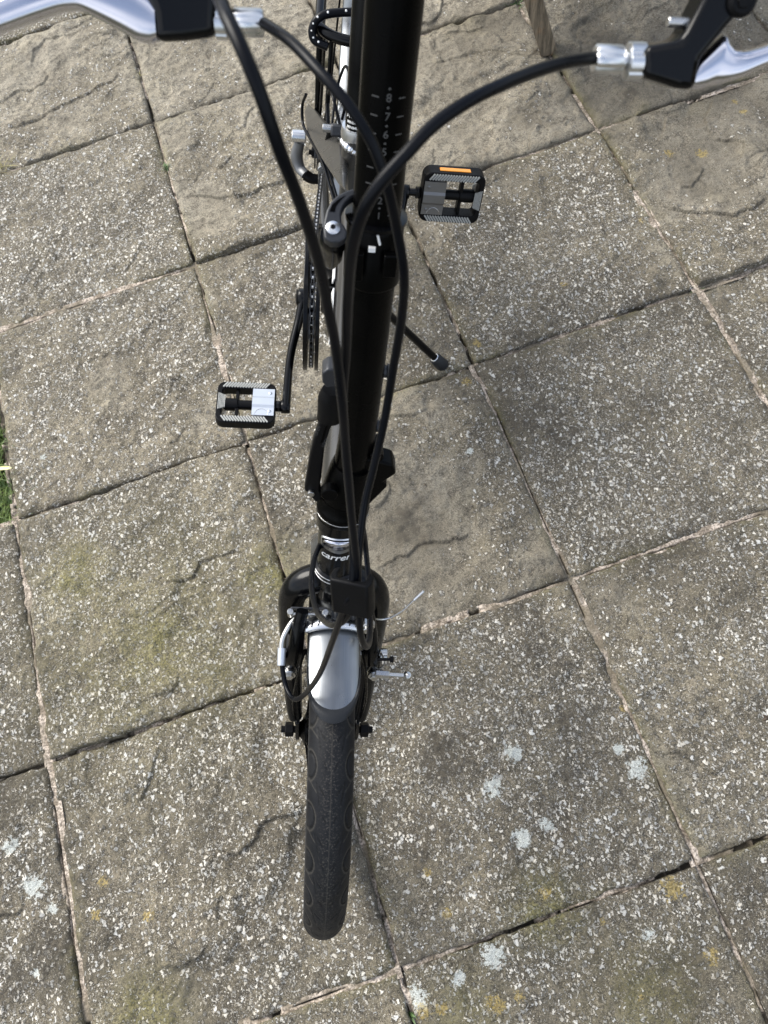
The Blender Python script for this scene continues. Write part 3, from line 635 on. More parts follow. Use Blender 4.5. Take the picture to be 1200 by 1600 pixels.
bo = bed.build('mortar_bed', M_MORTAR, patio, smooth=0)

# ------------------------------------------------------------------ plants and litter
def blade(mb, x, y, z, h, w, lean, az, bend=.5):
    d = V(math.cos(az), math.sin(az), 0); s_ = V(-d[1], d[0], 0); p = V(x, y, z)
    pts = [p + d * (lean * h * t + bend * h * t * t) + V(0, 0, h * t * (1 - .25 * t)) for t in (0, .35, .7, 1)]
    ws = [w, w * .85, w * .5, w * .06]
    vs = []
    for q, k in zip(pts, ws): vs += [q - s_ * k / 2, q + s_ * k / 2]
    mb.add(vs, [(0, 1, 3, 2), (2, 3, 5, 4), (4, 5, 7, 6)])
lw = MB()
for k in range(5200):
    x = -.004 - abs(rnd.gauss(0, .055)) if k < 3600 else rnd.uniform(-.9, -.02)
    y = rnd.uniform(-1.345, -.86) if k < 3600 else rnd.uniform(-1.34, .4)
    keep = fbm(np.array([x * 22.]), np.array([y * 22.]), 5, 3)[0]
    if keep < .38: continue
    if x > -.03 and y > -1.13: continue
    blade(lw, x, y, -.03, rnd.uniform(.018, .05), rnd.uniform(.0015, .003), rnd.uniform(.0, .8), rnd.uniform(0, 6.28), rnd.uniform(.1, .8))
lawn = lw.build('grass', M_GRASS, smooth=0); tag(lawn, kind='stuff')

def weed(name, label, spot, n, hmin, hmax, m, group=None, spread=.012, wid=.003):
    mb = MB()
    for k in range(n):
        blade(mb, rnd.gauss(0, spread), rnd.gauss(0, spread * .6), -.003, rnd.uniform(hmin, hmax), rnd.uniform(wid * .6, wid * 1.3), rnd.uniform(.3, 1.4), rnd.uniform(0, 6.28), rnd.uniform(.2, .9))
    o = mb.build(name, m, smooth=0); o.location = spot; tag(o, label, 'weed', group); return o
# loose grit and moss lying in and beside the joints
gb, ms = MB(), MB()
def joint_point():
    j, i, a = rnd.randint(0, 6), rnd.randint(-1, 4), rnd.random()
    if rnd.random() < .5: return (i + a) * S, -j * S + rnd.gauss(0, .007)
    return i * S + rnd.gauss(0, .007), -(j + a) * S
for k in range(520):
    x, y = joint_point() if k < 400 else (rnd.uniform(-.3, 2.0), rnd.uniform(-3.0, 0))
    if x < 0 and y > -1.36: continue
    r = rnd.uniform(.0008, .0024); z = -.002 if k < 400 else .002
    e = [(r * math.cos(t) * rnd.uniform(.7, 1.2), r * math.sin(t) * rnd.uniform(.6, 1.2)) for t in np.linspace(0, 6.28, 5, endpoint=False)]
    gb.add([(x + a_, y + b_, z) for a_, b_ in e] + [(x, y, z + r * rnd.uniform(.6, 1.1))], [(q_, (q_ + 1) % 5, 5) for q_ in range(5)])
gr_o = gb.build('grit', M_GRIT, smooth=0); tag(gr_o, kind='stuff')
for k in range(90):
    x, y = joint_point()
    if x < 0 and y > -1.36: continue
    if fbm(np.array([x * 4.]), np.array([y * 4.]), 91, 2)[0] < .45: continue
    for q_ in range(rnd.randint(10, 26)):
        blade(ms, x + rnd.gauss(0, .006), y + rnd.gauss(0, .003), -.005, rnd.uniform(.002, .0055), rnd.uniform(.001, .002), rnd.uniform(.1, 1.2), rnd.uniform(0, 6.28), .4)
ms_o = ms.build('moss', M_MOSS, smooth=0); tag(ms_o, kind='stuff')
WG = 'weeds in the paving joints'
weed('weed', 'straggly pale weed in the joint at the left edge below the left brake lever', (0.0918, -0.4363, 0), 26, 0.012, 0.032, M_STRAW, WG, 0.016, 0.0022)
weed('weed', 'small round green tuft in the joint between the left brake lever and the forward pedal', (0.443, -0.5975, 0), 40, 0.005, 0.012, M_WEED, WG, 0.006, 0.003)
weed('weed', 'mossy dry weed in the joint right under the left brake lever', (0.4434, -0.2736, 0), 26, 0.006, 0.016, M_STRAW, WG, 0.01, 0.002)
weed('weed', 'moss tuft where four slabs meet at the right of the kickstand foot', (1.3548, -1.3486, 0), 50, 0.003, 0.007, M_WEED, WG, 0.006, 0.002)
weed('weed', 'tiny two leaved seedling in the dark open joint at the bottom edge', (0.4472, -2.3045, 0), 8, 0.006, 0.013, M_WEED, WG, 0.003, 0.005)
weed('weed', 'little yellowish weed in the joint beside the wooden leg', (1.3544, -0.4521, 0), 24, 0.006, 0.016, M_WEED, WG, 0.01, 0.003)
pl_ = MB(); ol = [(0, 0), (.012, -.0035), (.026, -.005), (.038, -.003), (.043, .0005), (.037, .003), (.024, .0035), (.010, .002)]
rows_ = [(x_, yy_, .010 + .004 * math.sin(x_ * 70)) for x_, yy_ in ol]
pl_.add(rows_ + [(a_, b_, c_ - .0008) for a_, b_, c_ in rows_], [tuple(range(8)), tuple(range(15, 7, -1))] + [(k, 8 + k, 8 + (k + 1) % 8, (k + 1) % 8) for k in range(8)])
fl_ = pl_.build('fallen_leaf', M_PETAL, smooth=0); fl_.location = (-0.0282, -1.2302, .004); fl_.rotation_euler = (0, 0, -.32); tag(fl_, 'narrow pale yellow fallen leaf over the grass at the left edge', 'leaf')
dl_ = MB(); rs_ = [0.0075 * (.7 + .5 * rnd.random()) for _ in range(9)]
tp_ = [(rs_[k] * math.cos(k * .698), rs_[k] * .8 * math.sin(k * .698), .0015 + .003 * rnd.random()) for k in range(9)]
dl_.add(tp_ + [(0, 0, .0045)] + [(a_, b_, .0002) for a_, b_, c_ in tp_], [(k, (k + 1) % 9, 9) for k in range(9)] + [(10 + k, 10 + (k + 1) % 9, (k + 1) % 9, k) for k in range(9)])
do_ = dl_.build('dead_leaf', M_DEAD, smooth=0); do_.location = (1.1587, -1.5483, .0008); tag(do_, 'small crumpled dark brown leaf on the slab right of the bicycle', 'leaf')
dl_ = MB(); rs_ = [0.009 * (.7 + .5 * rnd.random()) for _ in range(9)]
tp_ = [(rs_[k] * math.cos(k * .698), rs_[k] * .8 * math.sin(k * .698), .0015 + .003 * rnd.random()) for k in range(9)]
dl_.add(tp_ + [(0, 0, .0045)] + [(a_, b_, .0002) for a_, b_, c_ in tp_], [(k, (k + 1) % 9, 9) for k in range(9)] + [(10 + k, 10 + (k + 1) % 9, (k + 1) % 9, k) for k in range(9)])
do_ = dl_.build('dead_leaf', M_DEAD, smooth=0); do_.location = (1.0876, -2.1011, .0008); tag(do_, 'dark curled leaf scrap at the right edge of the paving', 'leaf')
dl_ = MB(); rs_ = [0.006 * (.7 + .5 * rnd.random()) for _ in range(9)]
tp_ = [(rs_[k] * math.cos(k * .698), rs_[k] * .8 * math.sin(k * .698), .0015 + .003 * rnd.random()) for k in range(9)]
dl_.add(tp_ + [(0, 0, .0045)] + [(a_, b_, .0002) for a_, b_, c_ in tp_], [(k, (k + 1) % 9, 9) for k in range(9)] + [(10 + k, 10 + (k + 1) % 9, (k + 1) % 9, k) for k in range(9)])
do_ = dl_.build('dead_leaf', M_DEAD, smooth=0); do_.location = (0.2806, -1.3209, .0008); tag(do_, 'tiny dark grit lump on the slab below the forward pedal', 'leaf')

# ------------------------------------------------------------------ wooden garden bench whose leg stands on the slabs
bench = empty('garden_bench', (1.3508, -0.6372, 0.0))
tag(bench, 'weathered wooden bench with a slanting plank leg standing on the slabs', 'bench')
BD = V(-0.3262, 0.0705, 1.0)
def bench_leg(x, y, sx=1.0, sy=1.0):
    dd = V(BD[0] * sx, BD[1] * sy, 1.0); mb = MB(); rows = []
    yaw = -0.25; a1 = V(math.cos(yaw), math.sin(yaw), 0); a2 = V(-math.sin(yaw), math.cos(yaw), 0)
    for z in (0.003, .1, .2, .3, .405):
        c = V(x, y, 0) + dd * z + V(0, 0, 0)
        rows.append([c + a1 * p[0] + a2 * p[1] for p in ((-.0195, -.013), (.0195, -.013), (.0195, .013), (-.0195, .013))])
    return mb.rings(rows).build('leg', M_WOOD, bench, bevel=.0018, smooth=0)
bench_leg(0, 0); bench_leg(1.05, -.02); bench_leg(.0, .62, 1, -.4); bench_leg(1.05, .60, 1, -.4)
for k in range(4):
    MB().box((.45, BD[1] * .42 + .02 + k * .105, .42), (1.45, .093, .028)).build('seat_plank', M_WOOD, bench, bevel=.003, smooth=0)
for xx in (0, 1.05):
    MB().box((xx + BD[0] * .38, BD[1] * .40 + .19, .388), (.045, .40, .034)).build('rail', M_WOOD, bench, bevel=.003, smooth=0)

# ================================================================== THE BICYCLE
bike = empty('folding_bicycle')
bike.matrix_world = Matrix([[0.933202, 0.304521, 0.190791, 0.431575], [-0.29835, 0.952506, -0.060997, -1.926453], [-0.200305, 0.0, 0.979734, 0.0], [0.0, 0.0, 0.0, 1.0]])
tag(bike, 'black folding bicycle with silver mudguards leaning on its kickstand on the paving', 'bicycle')
# bicycle axes: x to its own left, y to the rear, z up, origin under the front axle
def F(p):                                   # the frame stands at a slight angle to the steered front end
    p = np.asarray(p, float); a = math.radians(-1.5); c, s_ = math.cos(a), math.sin(a)
    x, y = p[0], p[1] - .12
    return V(c * x - s_ * y, .12 + s_ * x + c * y, p[2])
AX = unit(V(0, .306, 1.0)); AN = unit(V(0, -1.0, .306)); EX = V(1, 0, 0)
def SA(z, x=0, f=0): return V(x, .04 + .306 * (z - .24), z) + AN * f
R_T = .24

# ---- wheels
def tyre_mesh():
    NP, per = 28, 44
    nu = NP * per
    ph = np.concatenate([np.linspace(-150, -72, 9), np.linspace(-68, 68, 61), np.linspace(72, 150, 9)])
    U, PHI = np.meshgrid(np.arange(nu), np.radians(ph), indexing='ij')
    u = (U / per) % 1.0; v = np.degrees(PHI) / 68.0
    def seg(u0, v0, u1, v1, w):
        du = .054; dv = .0285
        ax, ay, bx, by = u0 * du, v0 * dv, u1 * du, v1 * dv
        best = np.full(u.shape, 9.0)
        for s_ in (-1, 0, 1):
            px, py = (u + s_) * du, np.abs(v) * dv
            t = np.clip(((px - ax) * (bx - ax) + (py - ay) * (by - ay)) / ((bx - ax) ** 2 + (by - ay) ** 2), 0, 1)
            best = np.minimum(best, np.hypot(px - ax - t * (bx - ax), py - ay - t * (by - ay)))
        return 1 - sstep(best, w * .5, w)
    def oval(u0, v0, ru, rv, w):
        best = np.full(u.shape, 9.0)
        for s_ in (-1, 0, 1):
            k = np.hypot((u + s_ - u0) / ru, (np.abs(v) - v0) / rv)
            best = np.minimum(best, np.abs(k - 1) * min(ru * .054, rv * .0285))
        return 1 - sstep(best, w * .5, w)
    gr = np.maximum.reduce([seg(.62, .42, .78, .22, .0009) * .7, seg(.55, .56, .95, .40, .0008) * .6, seg(.16, .26, .30, .14, .0008) * .6,
                            oval(.25, .92, .24, .30, .0010) * .9])
    rib = np.maximum(oval(.25, .92, .30, .38, .0009), seg(.5, .98, .72, .55, .0009)) * .8
    seam = (np.abs(v) < .02) * .7
    a, bt = .0238, .0232
    rho = 1 - gr * .038
    rad = R_T - .0232 + bt * np.cos(PHI) * rho; lat = a * np.sin(PHI) * rho
    th = U / nu * 2 * math.pi
    X, Y, Z = lat, -rad * np.sin(th), R_T + rad * np.cos(th)
    cl = lambda A: np.vstack([A, A[:1]])
    me = grid_mesh('tyre', cl(X), cl(Y), cl(Z), M_TYRE, dict(groove=cl(gr), scuff=cl(np.exp(-(v / .35) ** 2)), rib=cl(np.maximum(rib, seam)), side=cl(sstep(np.abs(PHI), 1.25, 1.4))))
    return me
TYRE = tyre_mesh()

def wheel(fn, off, old, front):
    """fn maps wheel coordinates to the bicycle; off = axle offset to the rear"""
    mv = lambda p: fn(np.asarray(p, float) + V(0, off, 0))
    mb = MB(); ring = lambda rad, x: [V(x, -rad * math.sin(t), R_T + rad * math.cos(t)) for t in np.linspace(0, 2 * math.pi, 96, endpoint=False)]
    prof = [(.208, -.011), (.208, -.0135), (.198, -.0135), (.190, -.009), (.188, 0), (.190, .009), (.198, .0135), (.208, .0135), (.208, .011), (.203, 0)]
    mb.rings([ring(r, x) for r, x in prof], loop=True)
    w = mb.map(mv).build('front_wheel' if front else 'rear_wheel', M_SATIN, bike)
    t = link('tyre', TYRE.copy(), w)
    co = np.empty(len(t.data.vertices) * 3, np.float32); t.data.vertices.foreach_get('co', co); co = co.reshape(-1, 3)
    p0 = fn(V(0, off, 0)); ex = fn(V(1, off, 0)) - p0; ey = fn(V(0, off + 1, 0)) - p0
    co = p0 + co[:, :1] * ex + co[:, 1:2] * ey + co[:, 2:] * V(0, 0, 1)
    t.data.vertices.foreach_set('co', co.astype(np.float32).ravel()); t.data.update()
    h = old / 2
    MB().lathe((-h, 0, R_T), (h, 0, R_T), [(0, .008), (.06, .012), (.12, .021), (.2, .022), (.22, .012), (.78, .012), (.8, .022), (.88, .021), (.94, .012), (1, .008)]).map(mv).build('hub', M_SATIN, w)
    for k in range(28):
        a = k / 28 * 2 * math.pi; s_ = 1 if k % 2 else -1; b = a + (.5 if (k // 2) % 2 else -.5)
        MB().tube([V(s_ * h * .72, -.019 * math.sin(b), R_T + .019 * math.cos(b)), V(s_ * .004, -.19 * math.sin(a), R_T + .19 * math.cos(a))], .0013, 6).map(mv).build('spoke', M_SATIN, w)
    for s_ in (-1, 1):
        MB().cyl((s_ * h, 0, R_T), (s_ * (h + .022), 0, R_T), .0045, 12).lathe((s_ * (h + .006), 0, R_T), (s_ * (h + .017), 0, R_T), [(0, .0085), (.1, .0095), (.9, .0095), (1, .008)], 6).map(mv).build('axle_nut', M_PLAST, w)
    return w
ident = lambda p: np.asarray(p, float)
FW = wheel(ident, 0.0, .074, True)
RW = wheel(F, 1.0, .110, False)

def mudguard(fn, off, a0, a1, r, width, name, tip):
    """arched metal strip around a wheel, angles from the top, negative forwards; tip: length of the rounded end"""
    mv = lambda p: fn(np.asarray(p, float) + V(0, off, 0))
    def strip(u0, u1, grow, lift, nn, name2, m, parent, c0=0.0):
        rows = []
        for a in np.concatenate([a0 + (np.linspace(0, 1, 14) ** 2) * (tip * 1.1) / r + u0, np.linspace(a0 + tip * 1.12 / r, a1, nn)]):
            s_ = (a - a0 - u0) * r
            hw = (width / 2 + grow) * (math.sqrt(max(0, 1 - (1 - min(1, s_ / (tip + grow))) ** 2)) if s_ < tip + grow else 1.0)
            row = []
            for k in np.linspace(-1, 1, 17):
                x = k * hw; ang = x / (width / 2) * 1.08
                rr = r + lift - .017 * (1 - math.cos(ang))
                xx = .030 * math.sin(ang) * (width / .052)
                row.append(V(xx, rr * math.sin(a), R_T + rr * math.cos(a)))
            rows.append(row)
        mb = MB(); n = 17
        top = [q for rw in rows for q in rw]
        cen = V(0, 0, R_T)
        fc = []
        for i_ in range(len(rows) - 1):
            for k in range(n - 1): fc.append((i_ * n + k, i_ * n + k + 1, (i_ + 1) * n + k + 1, (i_ + 1) * n + k))
        mb.add(top, fc).map(mv)
        o = mb.build(name2, m, parent, smooth=60)
        so = o.modifiers.new('thickness', 'SOLIDIFY'); so.thickness = .0014; so.offset = 0
        return o
    g = strip(0, 0, 0, 0, 60, name, M_BRUSH, bike)
    return g, mv
MG, _ = mudguard(ident, 0.0, math.radians(-4.2), math.radians(118), .258, .053, 'front_mudguard', .050)
# black rubber lip round the front end
lip = []
for t in np.linspace(-1, 1, 41):
    k = t * math.pi / 2
    ang = 1.08 * math.sin(k); s_ = .050 * (1 - math.cos(k)); a = math.radians(-4.2) + s_ / .258
    lip.append((ang, a))
rings = []
for ang, a in lip:
    sec = []
    for da, dr in ((.018, .0012), (-.002, .0028), (-.016, .0026), (-.034, .0004), (-.034, -.0024), (-.016, -.003), (.018, -.0022)):
        sc_ = da * math.cos(math.asin(min(1, abs(ang) / 1.08))); aa = a + sc_ * 1.0
        g2 = ang * (1 - da * (abs(ang) / 1.08) * 1.6)
        rr = .258 + dr - .017 * (1 - math.cos(g2))
        sec.append(V(.030 * math.sin(g2) * 53 / 52, rr * math.sin(aa), R_T + rr * math.cos(aa)))
    rings.append(sec)
MB().rings(rings).build('rubber_lip', M_RUBB, MG, smooth=50)
for s_ in (-1, 1):
    MB().tube(spline([(s_ * .040, .006, R_T + .004), (s_ * .043, .02, .34), (s_ * .036, .035, .44), (s_ * .030, .05, .472)], 6), .0014, 8).build('stay', M_SATIN, MG)
RMG, rmv = mudguard(F, 1.0, math.radians(-72), math.radians(75), .260, .056, 'rear_mudguard', .02)
for s_ in (-1, 1):
    MB().tube([F((s_ * .05, 1.0, .25)), F((s_ * .034, 1.16, .43))], .0018, 8).build('stay', M_SATIN, RMG)

# ---- fork
fk = MB()
fk.lathe(SA(.462), SA(.512), [(0, .014), (.15, .021), (.6, .0235), (1, .0205)], 28)
for s_ in (-1, 1):
    fk.tube(spline([(0, .122, .497), (s_ * .018, .121, .500), (s_ * .036, .117, .490), (s_ * .0455, .110, .468), (s_ * .0475, .098, .43), (s_ * .0465, .072, .36), (s_ * .0435, .030, .285), (s_ * .041, .012, .262)], 8),
            [.0165, .0165, .0160, .0145, .0135, .0125, .0105, .0085], 18)
fork = fk.build('fork', M_PAINT, bike, smooth=50)
for s_ in (-1, 1):
    MB().extrude([(-.010, -.012), (.010, -.012), (.014, .0), (.010, .030), (-.006, .032), (-.013, .004)], (s_ * .0405, .001, .238), (0, 1, 0), (0, .25, .97), .005 * s_).build('dropout', M_PAINT, fork, bevel=.001)
    # brake boss
    MB().cyl((s_ * .046, .085, .412), (s_ * .046, .048, .424), .0075).build('brake_boss', M_PAINT, fork)

# ---- rim brake
for s_ in (-1, 1):
    arm = MB()
    arm.tube(spline([(s_ * .0465, .046, .418), (s_ * .0425, .048, .440), (s_ * .040, .056, .462), (s_ * .037, .074, .488), (s_ * .0335, .084, .503)], 6), [.0095, .0105, .0085, .007, .0065], 12, flat=(1.0, .75), up=(1, 0, 0))
    a_ = arm.build('brake_arm', M_PAINT, bike, smooth=50)
    MB().box((s_ * .024, .055, .446), (.008, .016, .046), [unit((1, 0, 0)), unit((0, .9, -.35)), unit((0, .35, .9))]).build('brake_pad', M_RUBB, a_, bevel=.002)
    MB().cyl((s_ * .026, .054, .450), (s_ * .056, .052, .452), .0032).cyl((s_ * .050, .052, .452), (s_ * .0585, .052, .452), .0065).build('pad_bolt', M_STEEL if s_ > 0 else M_PLAST, a_)
    MB().cyl((s_ * .0465, .040, .4225), (s_ * .0465, .033, .425), .0078).cyl((s_ * .0465, .035, .424), (s_ * .0465, .030, .426), .0048, 6).build('pivot_bolt', M_STEEL, a_)
    MB().tube(spline([(s_ * .050, .040, .421), (s_ * .056, .043, .445), (s_ * .050, .05, .470)], 6), .001, 6).build('spring', M_STEEL, a_)
# tension screw on the left arm
sc = MB().cyl((.047, .034, .437), (.062, .033, .438), .0048, 6).cyl((.060, .033, .438), (.078, .032, .439), .0024).ball((.082, .032, .439), .0054)
sc.build('tension_screw', M_STEEL, bike)
MB().cyl((.047, .044, .462), (.061, .044, .463), .0017).cyl((.060, .044, .463), (.064, .044, .463), .0035).build('adjusting_screw', M_PLAST, bike)
noodle = MB().tube(spline([(-0.054, 0.045, 0.478), (-0.054, 0.057, 0.481), (-0.05, 0.068, 0.483), (-0.042, 0.08, 0.484), (-0.03, 0.086, 0.482), (-0.015, 0.089, 0.479)], 8), .0026, 12).build('brake_noodle', M_GREYWIRE, bike)
nl = [(-0.054, 0.045, 0.478), (-0.054, 0.057, 0.481), (-0.05, 0.068, 0.483), (-0.042, 0.08, 0.484), (-0.03, 0.086, 0.482), (-0.015, 0.089, 0.479)]
MB().cyl(V(*nl[0]) - unit(V(*nl[1]) - V(*nl[0])) * .012, V(*nl[0]) + unit(V(*nl[1]) - V(*nl[0])) * .006, .0042).build('ferrule', M_PLATE, noodle)
# link plates at the head of the right arm, cross cable with its bellows and the pinch bolt
for dy_, dz_ in ((0, 0), (.007, -.003)):
    MB().box((-.027, .082 + dy_, .497 + dz_), (.038, .0022, .0065)).build('noodle_link', M_GREYP if dy_ else M_STEEL, bike, bevel=.0006)
for x_ in (-.046, -.010):
    MB().cyl((x_, .083, .492), (x_, .083, .505), .0032).build('link_pin', M_STEEL, bike)
bel = []
for k in range(15):
    f = k / 14; bel.append((f, .0062 if k % 2 else .0078))
MB().lathe((-.004, .083, .501), (.028, .083, .501), bel, 16).build('cable_bellows', M_RUBB, bike)
MB().cyl((.034, .076, .498), (.034, .068, .501), .0072, 6).cyl((.034, .070, .499), (.034, .064, .501), .0055).build('pinch_bolt', M_STEEL, bike)
tail = [(0.052, 0.082, 0.483), (0.069, 0.089, 0.487), (0.081, 0.098, 0.498), (0.09, 0.105, 0.507)]
MB().tube(spline([(.03, .080, .5)] + tail, 8), .0009, 8).build('cable_tail', M_STEEL, bike)
t0_, t1_ = V(*tail[-2]), V(*tail[-1])
MB().cyl(t1_ - unit(t1_ - t0_) * .012, t1_ + unit(t1_ - t0_) * .003, .0017).build('cable_end_cap', M_ALU, bike)
# reflective band clamped over the mudguard under the brake
band = MB()
for r_off, y0_, y1_ in ((.006, .066, .080),):
    rows = []
    for a in (math.asin(y0_ / .258), math.asin(y1_ / .258)):
        rows.append([V(.034 * math.sin(g2), (.262 + r_off - .019 * (1 - math.cos(g2))) * math.sin(a), R_T + (.262 + r_off - .019 * (1 - math.cos(g2))) * math.cos(a)) for g2 in np.linspace(-1.15, 1.15, 21)])
    band.add(rows[0] + rows[1], [(k, k + 1, 22 + k, 21 + k) for k in range(20)])
bd = band.build('mudguard_bracket', M_ALU, bike, smooth=60)
so = bd.modifiers.new('thickness', 'SOLIDIFY'); so.thickness = .004; so.offset = -1
for k in range(9):
    g2 = -1.0 + k * .25
    p_ = lambda a, l: V(.034 * math.sin(a), (.2682 - .019 * (1 - math.cos(a))) * math.sin(l), R_T + (.269 - .019 * (1 - math.cos(a))) * math.cos(l))
    MB().tube([p_(g2 - .04, .270), p_(g2 + .04, .300)], .0006, 6).build('rib', M_GREYP, bd)

# ---- head tube
ht = MB().lathe(SA(.502), SA(.607), [(0, .0215), (.03, .0228), (.26, .0228), (.28, .0203), (.86, .0203), (.88, .0225), (1, .0225)], 40).build('head_tube', M_PAINT, bike)
def on_axis(r, z, ang):                      # point on the steering column's surface; ang 0 faces forwards, + towards image right
    return SA(z) + r * (math.cos(ang) * AN + math.sin(ang) * EX)
def band_on(z0, z1, r, a0, a1, m, name, parent, n=24, xo=0.0):
    rows = [[on_axis(r, z, a) + V(xo, 0, 0) for a in np.linspace(a0, a1, n)] for z in (z0, z1)]
    mb = MB().add(rows[0] + rows[1], [(k, k + 1, n + k + 1, n + k) for k in range(n - 1)])
    o = mb.build(name, m, parent, smooth=60)
    so = o.modifiers.new('thickness', 'SOLIDIFY'); so.thickness = .0004; so.offset = 0; return o
for z in (.5275, .5220): band_on(z, z + .0011, .0231, -1.5, 1.5, M_ALU, 'headset_ring', ht)
def text_mesh(txt, size, place, name, m, parent, shear=0.0, bold=0.0):
    cu = bpy.data.curves.new(name, 'FONT'); cu.body = txt; cu.size = size; cu.align_x = 'CENTER'; cu.align_y = 'CENTER'; cu.shear = shear; cu.offset = bold
    to = bpy.data.objects.new(name + '_src', cu); COL.objects.link(to)
    me = bpy.data.meshes.new_from_object(to.evaluated_get(bpy.context.evaluated_depsgraph_get()))
    bpy.data.objects.remove(to, do_unlink=True); bpy.data.curves.remove(cu)
    import bmesh
    bm = bmesh.new(); bm.from_mesh(me)
    bmesh.ops.subdivide_edges(bm, edges=[e for e in bm.edges if e.calc_length() > size * .12], cuts=1)
    for v in bm.verts: v.co = Vector(place(v.co.x, v.co.y))
    bm.to_mesh(me); bm.free(); me.materials.clear(); me.materials.append(m); me.name = name
    return link(name, me, parent)
HB = .0207
# crest and lettering on the head tube
def crest(pts, r, m, name, parent):
    mb = MB(); n = len(pts)
    rows = []
    for (a, zt, zb) in pts: rows.append((on_axis(r, zb, a), on_axis(r, zt, a)))
    mb.add([p for q in rows for p in q], [(2 * k, 2 * k + 2, 2 * k + 3, 2 * k + 1) for k in range(n - 1)])
    o = mb.build(name, m, parent, smooth=60); so = o.modifiers.new('thickness', 'SOLIDIFY'); so.thickness = .0003; so.offset = 0
    return o
crest([(-1.0 + 2.0 * k / 20, .5845 + .007 * math.sin(math.pi * k / 20) ** .6, .5690 + .004 * abs(k / 10 - 1)) for k in range(21)], .0206, M_ALU, 'badge', ht)
crest([(-.92 + 1.84 * k / 20, .5830 + .0063 * math.sin(math.pi * k / 20) ** .6, .5745 + .003 * abs(k / 10 - 1)) for k in range(21)], .0209, M_SATIN, 'badge_line', ht)
crest([(-.82 + 1.64 * k / 20, .5820 + .0056 * math.sin(math.pi * k / 20) ** .6, .5755 + .002 * abs(k / 10 - 1)) for k in range(21)], .0212, M_LEVER, 'badge_crest', ht)
text_mesh('carrera', .0125, lambda x, y: on_axis(.0207, .5625 + y * .95, x / .0207 - .05), 'lettering', M_WHITE, ht, shear=.25, bold=.0002)

# ---- folding handlepost
SX = .0
def post_x(z): return .010 * float(sstep(np.array(z), .60, .72))
hp = MB()
zz = np.concatenate([[.668, .672], np.linspace(.69, .86, 10), [.872, .874]])
hp.tube([SA(z, post_x(z)) for z in zz], [.0150, .0152, .0155, .0158, .0162, .0165, .0168, .0170, .0172, .0172], 40)
post = hp.build('handlepost', M_SATIN, bike, smooth=50)
col_ = MB()
col_.lathe(SA(.606, .001), SA(.632, .003), [(0, .0225), (.1, .0242), (.5, .0248), (.55, .0240), (1, .0225)], 40)
col_.lathe(SA(.630, .003), SA(.672, .008), [(0, .0222), (.35, .0215), (.8, .0195), (1, .0175)], 36)
hinge = col_.build('hinge', M_SATIN, bike, smooth=40)
band_on(.6135, .6143, .0250, -1.3, 1.3, M_STEEL, 'hinge_ring', hinge, xo=.002)
# knuckle with its pivot on the bicycle's left
MB().extrude([(-.012, -.028), (.009, -.024), (.024, .003), (.019, .008), (.030, .020), (.026, .031), (.006, .038), (-.012, .034)], SA(.650, .016) + AN * .010, EX, AX, .020).build('hinge_knuckle', M_SATIN, hinge, bevel=.0022, seg=3)
MB().cyl(SA(.690, .027, .012), SA(.690, .027, -.012), .006).build('hinge_pin', M_SATIN, hinge)
MB().cyl(SA(.655, -.012, .015), SA(.655, -.012, .0245), .0075).build('hinge_bolt', M_SATIN, hinge)
# latch down the bicycle's right
lt = MB().extrude([(-0.0081, -0.0548), (0.0026, -0.072), (0.0091, -0.0654), (0.0054, -0.0533), (0.0067, -0.0387), (0.0084, -0.0), (0.0121, 0.0197), (0.0158, 0.033), (0.0058, 0.0388), (-0.0009, 0.0079), (-0.0038, -0.0108)], V(*(-0.026, 0.172, 0.697)), EX, AX, .010)
latch = lt.build('latch_lever', M_PLAST, bike, bevel=.0018, seg=3)
MB().extrude([(0.0094, 0.0298), (0.0108, 0.027), (0.0071, 0.0083), (0.0048, 0.0059), (0.0073, 0.0195)], V(*(-0.026, 0.172, 0.697)) + AN * .0004, EX, AX, .0012).build('slot', M_SATIN, latch)
lc = V(*(-0.028, 0.155, 0.643))
MB().cyl(lc - AN * .002, lc + AN * .0032, .0032).build('rivet', M_STEEL, latch)
MB().tube(spline([(-0.013, 0.192, 0.758), (-0.014, 0.19, 0.749), (-0.014, 0.186, 0.737), (-0.015, 0.183, 0.727)], 6), [.0085, .0105, .0105, .0100], 14, flat=(1, .8), up=EX).build('latch_head', M_PLAST, latch)
MB().extrude([(-0.0049, 0.0055), (-0.0007, 0.0095), (0.0051, 0.0098), (0.0072, -0.0071), (-0.0011, -0.0089), (-0.0044, -0.0039)], V(*(-0.017, 0.19, 0.776)), EX, AX, .016).build('latch_hook', M_GREYP, latch, bevel=.0012)
text_mesh('OPEN', .0042, lambda x, y: V(*(-0.024, 0.178, 0.716)) + AN * .0006 + (AX * .97 + EX * .24) * x + (EX * -.97 + AX * .24) * y, 'lettering', M_PRINT, latch)
text_mesh('LOCK', .0042, lambda x, y: V(*(-0.017, 0.174, 0.704)) + AN * .0006 + (AX * .94 + EX * .34) * x + (EX * -.94 + AX * .34) * y, 'lettering', M_PRINT, latch)
# cable guide bosses down the side of the post
for p in ((0.026, 0.205, 0.767), (0.025, 0.188, 0.71)):
    p = V(*p)
    MB().cyl(p - EX * .008, p + EX * .003, .0052).lathe(p + EX * .003, p + EX * .0062, [(0, .0062), (.5, .006), (1, .0035)], 18).build('post_bolt', M_GREYP, bike)

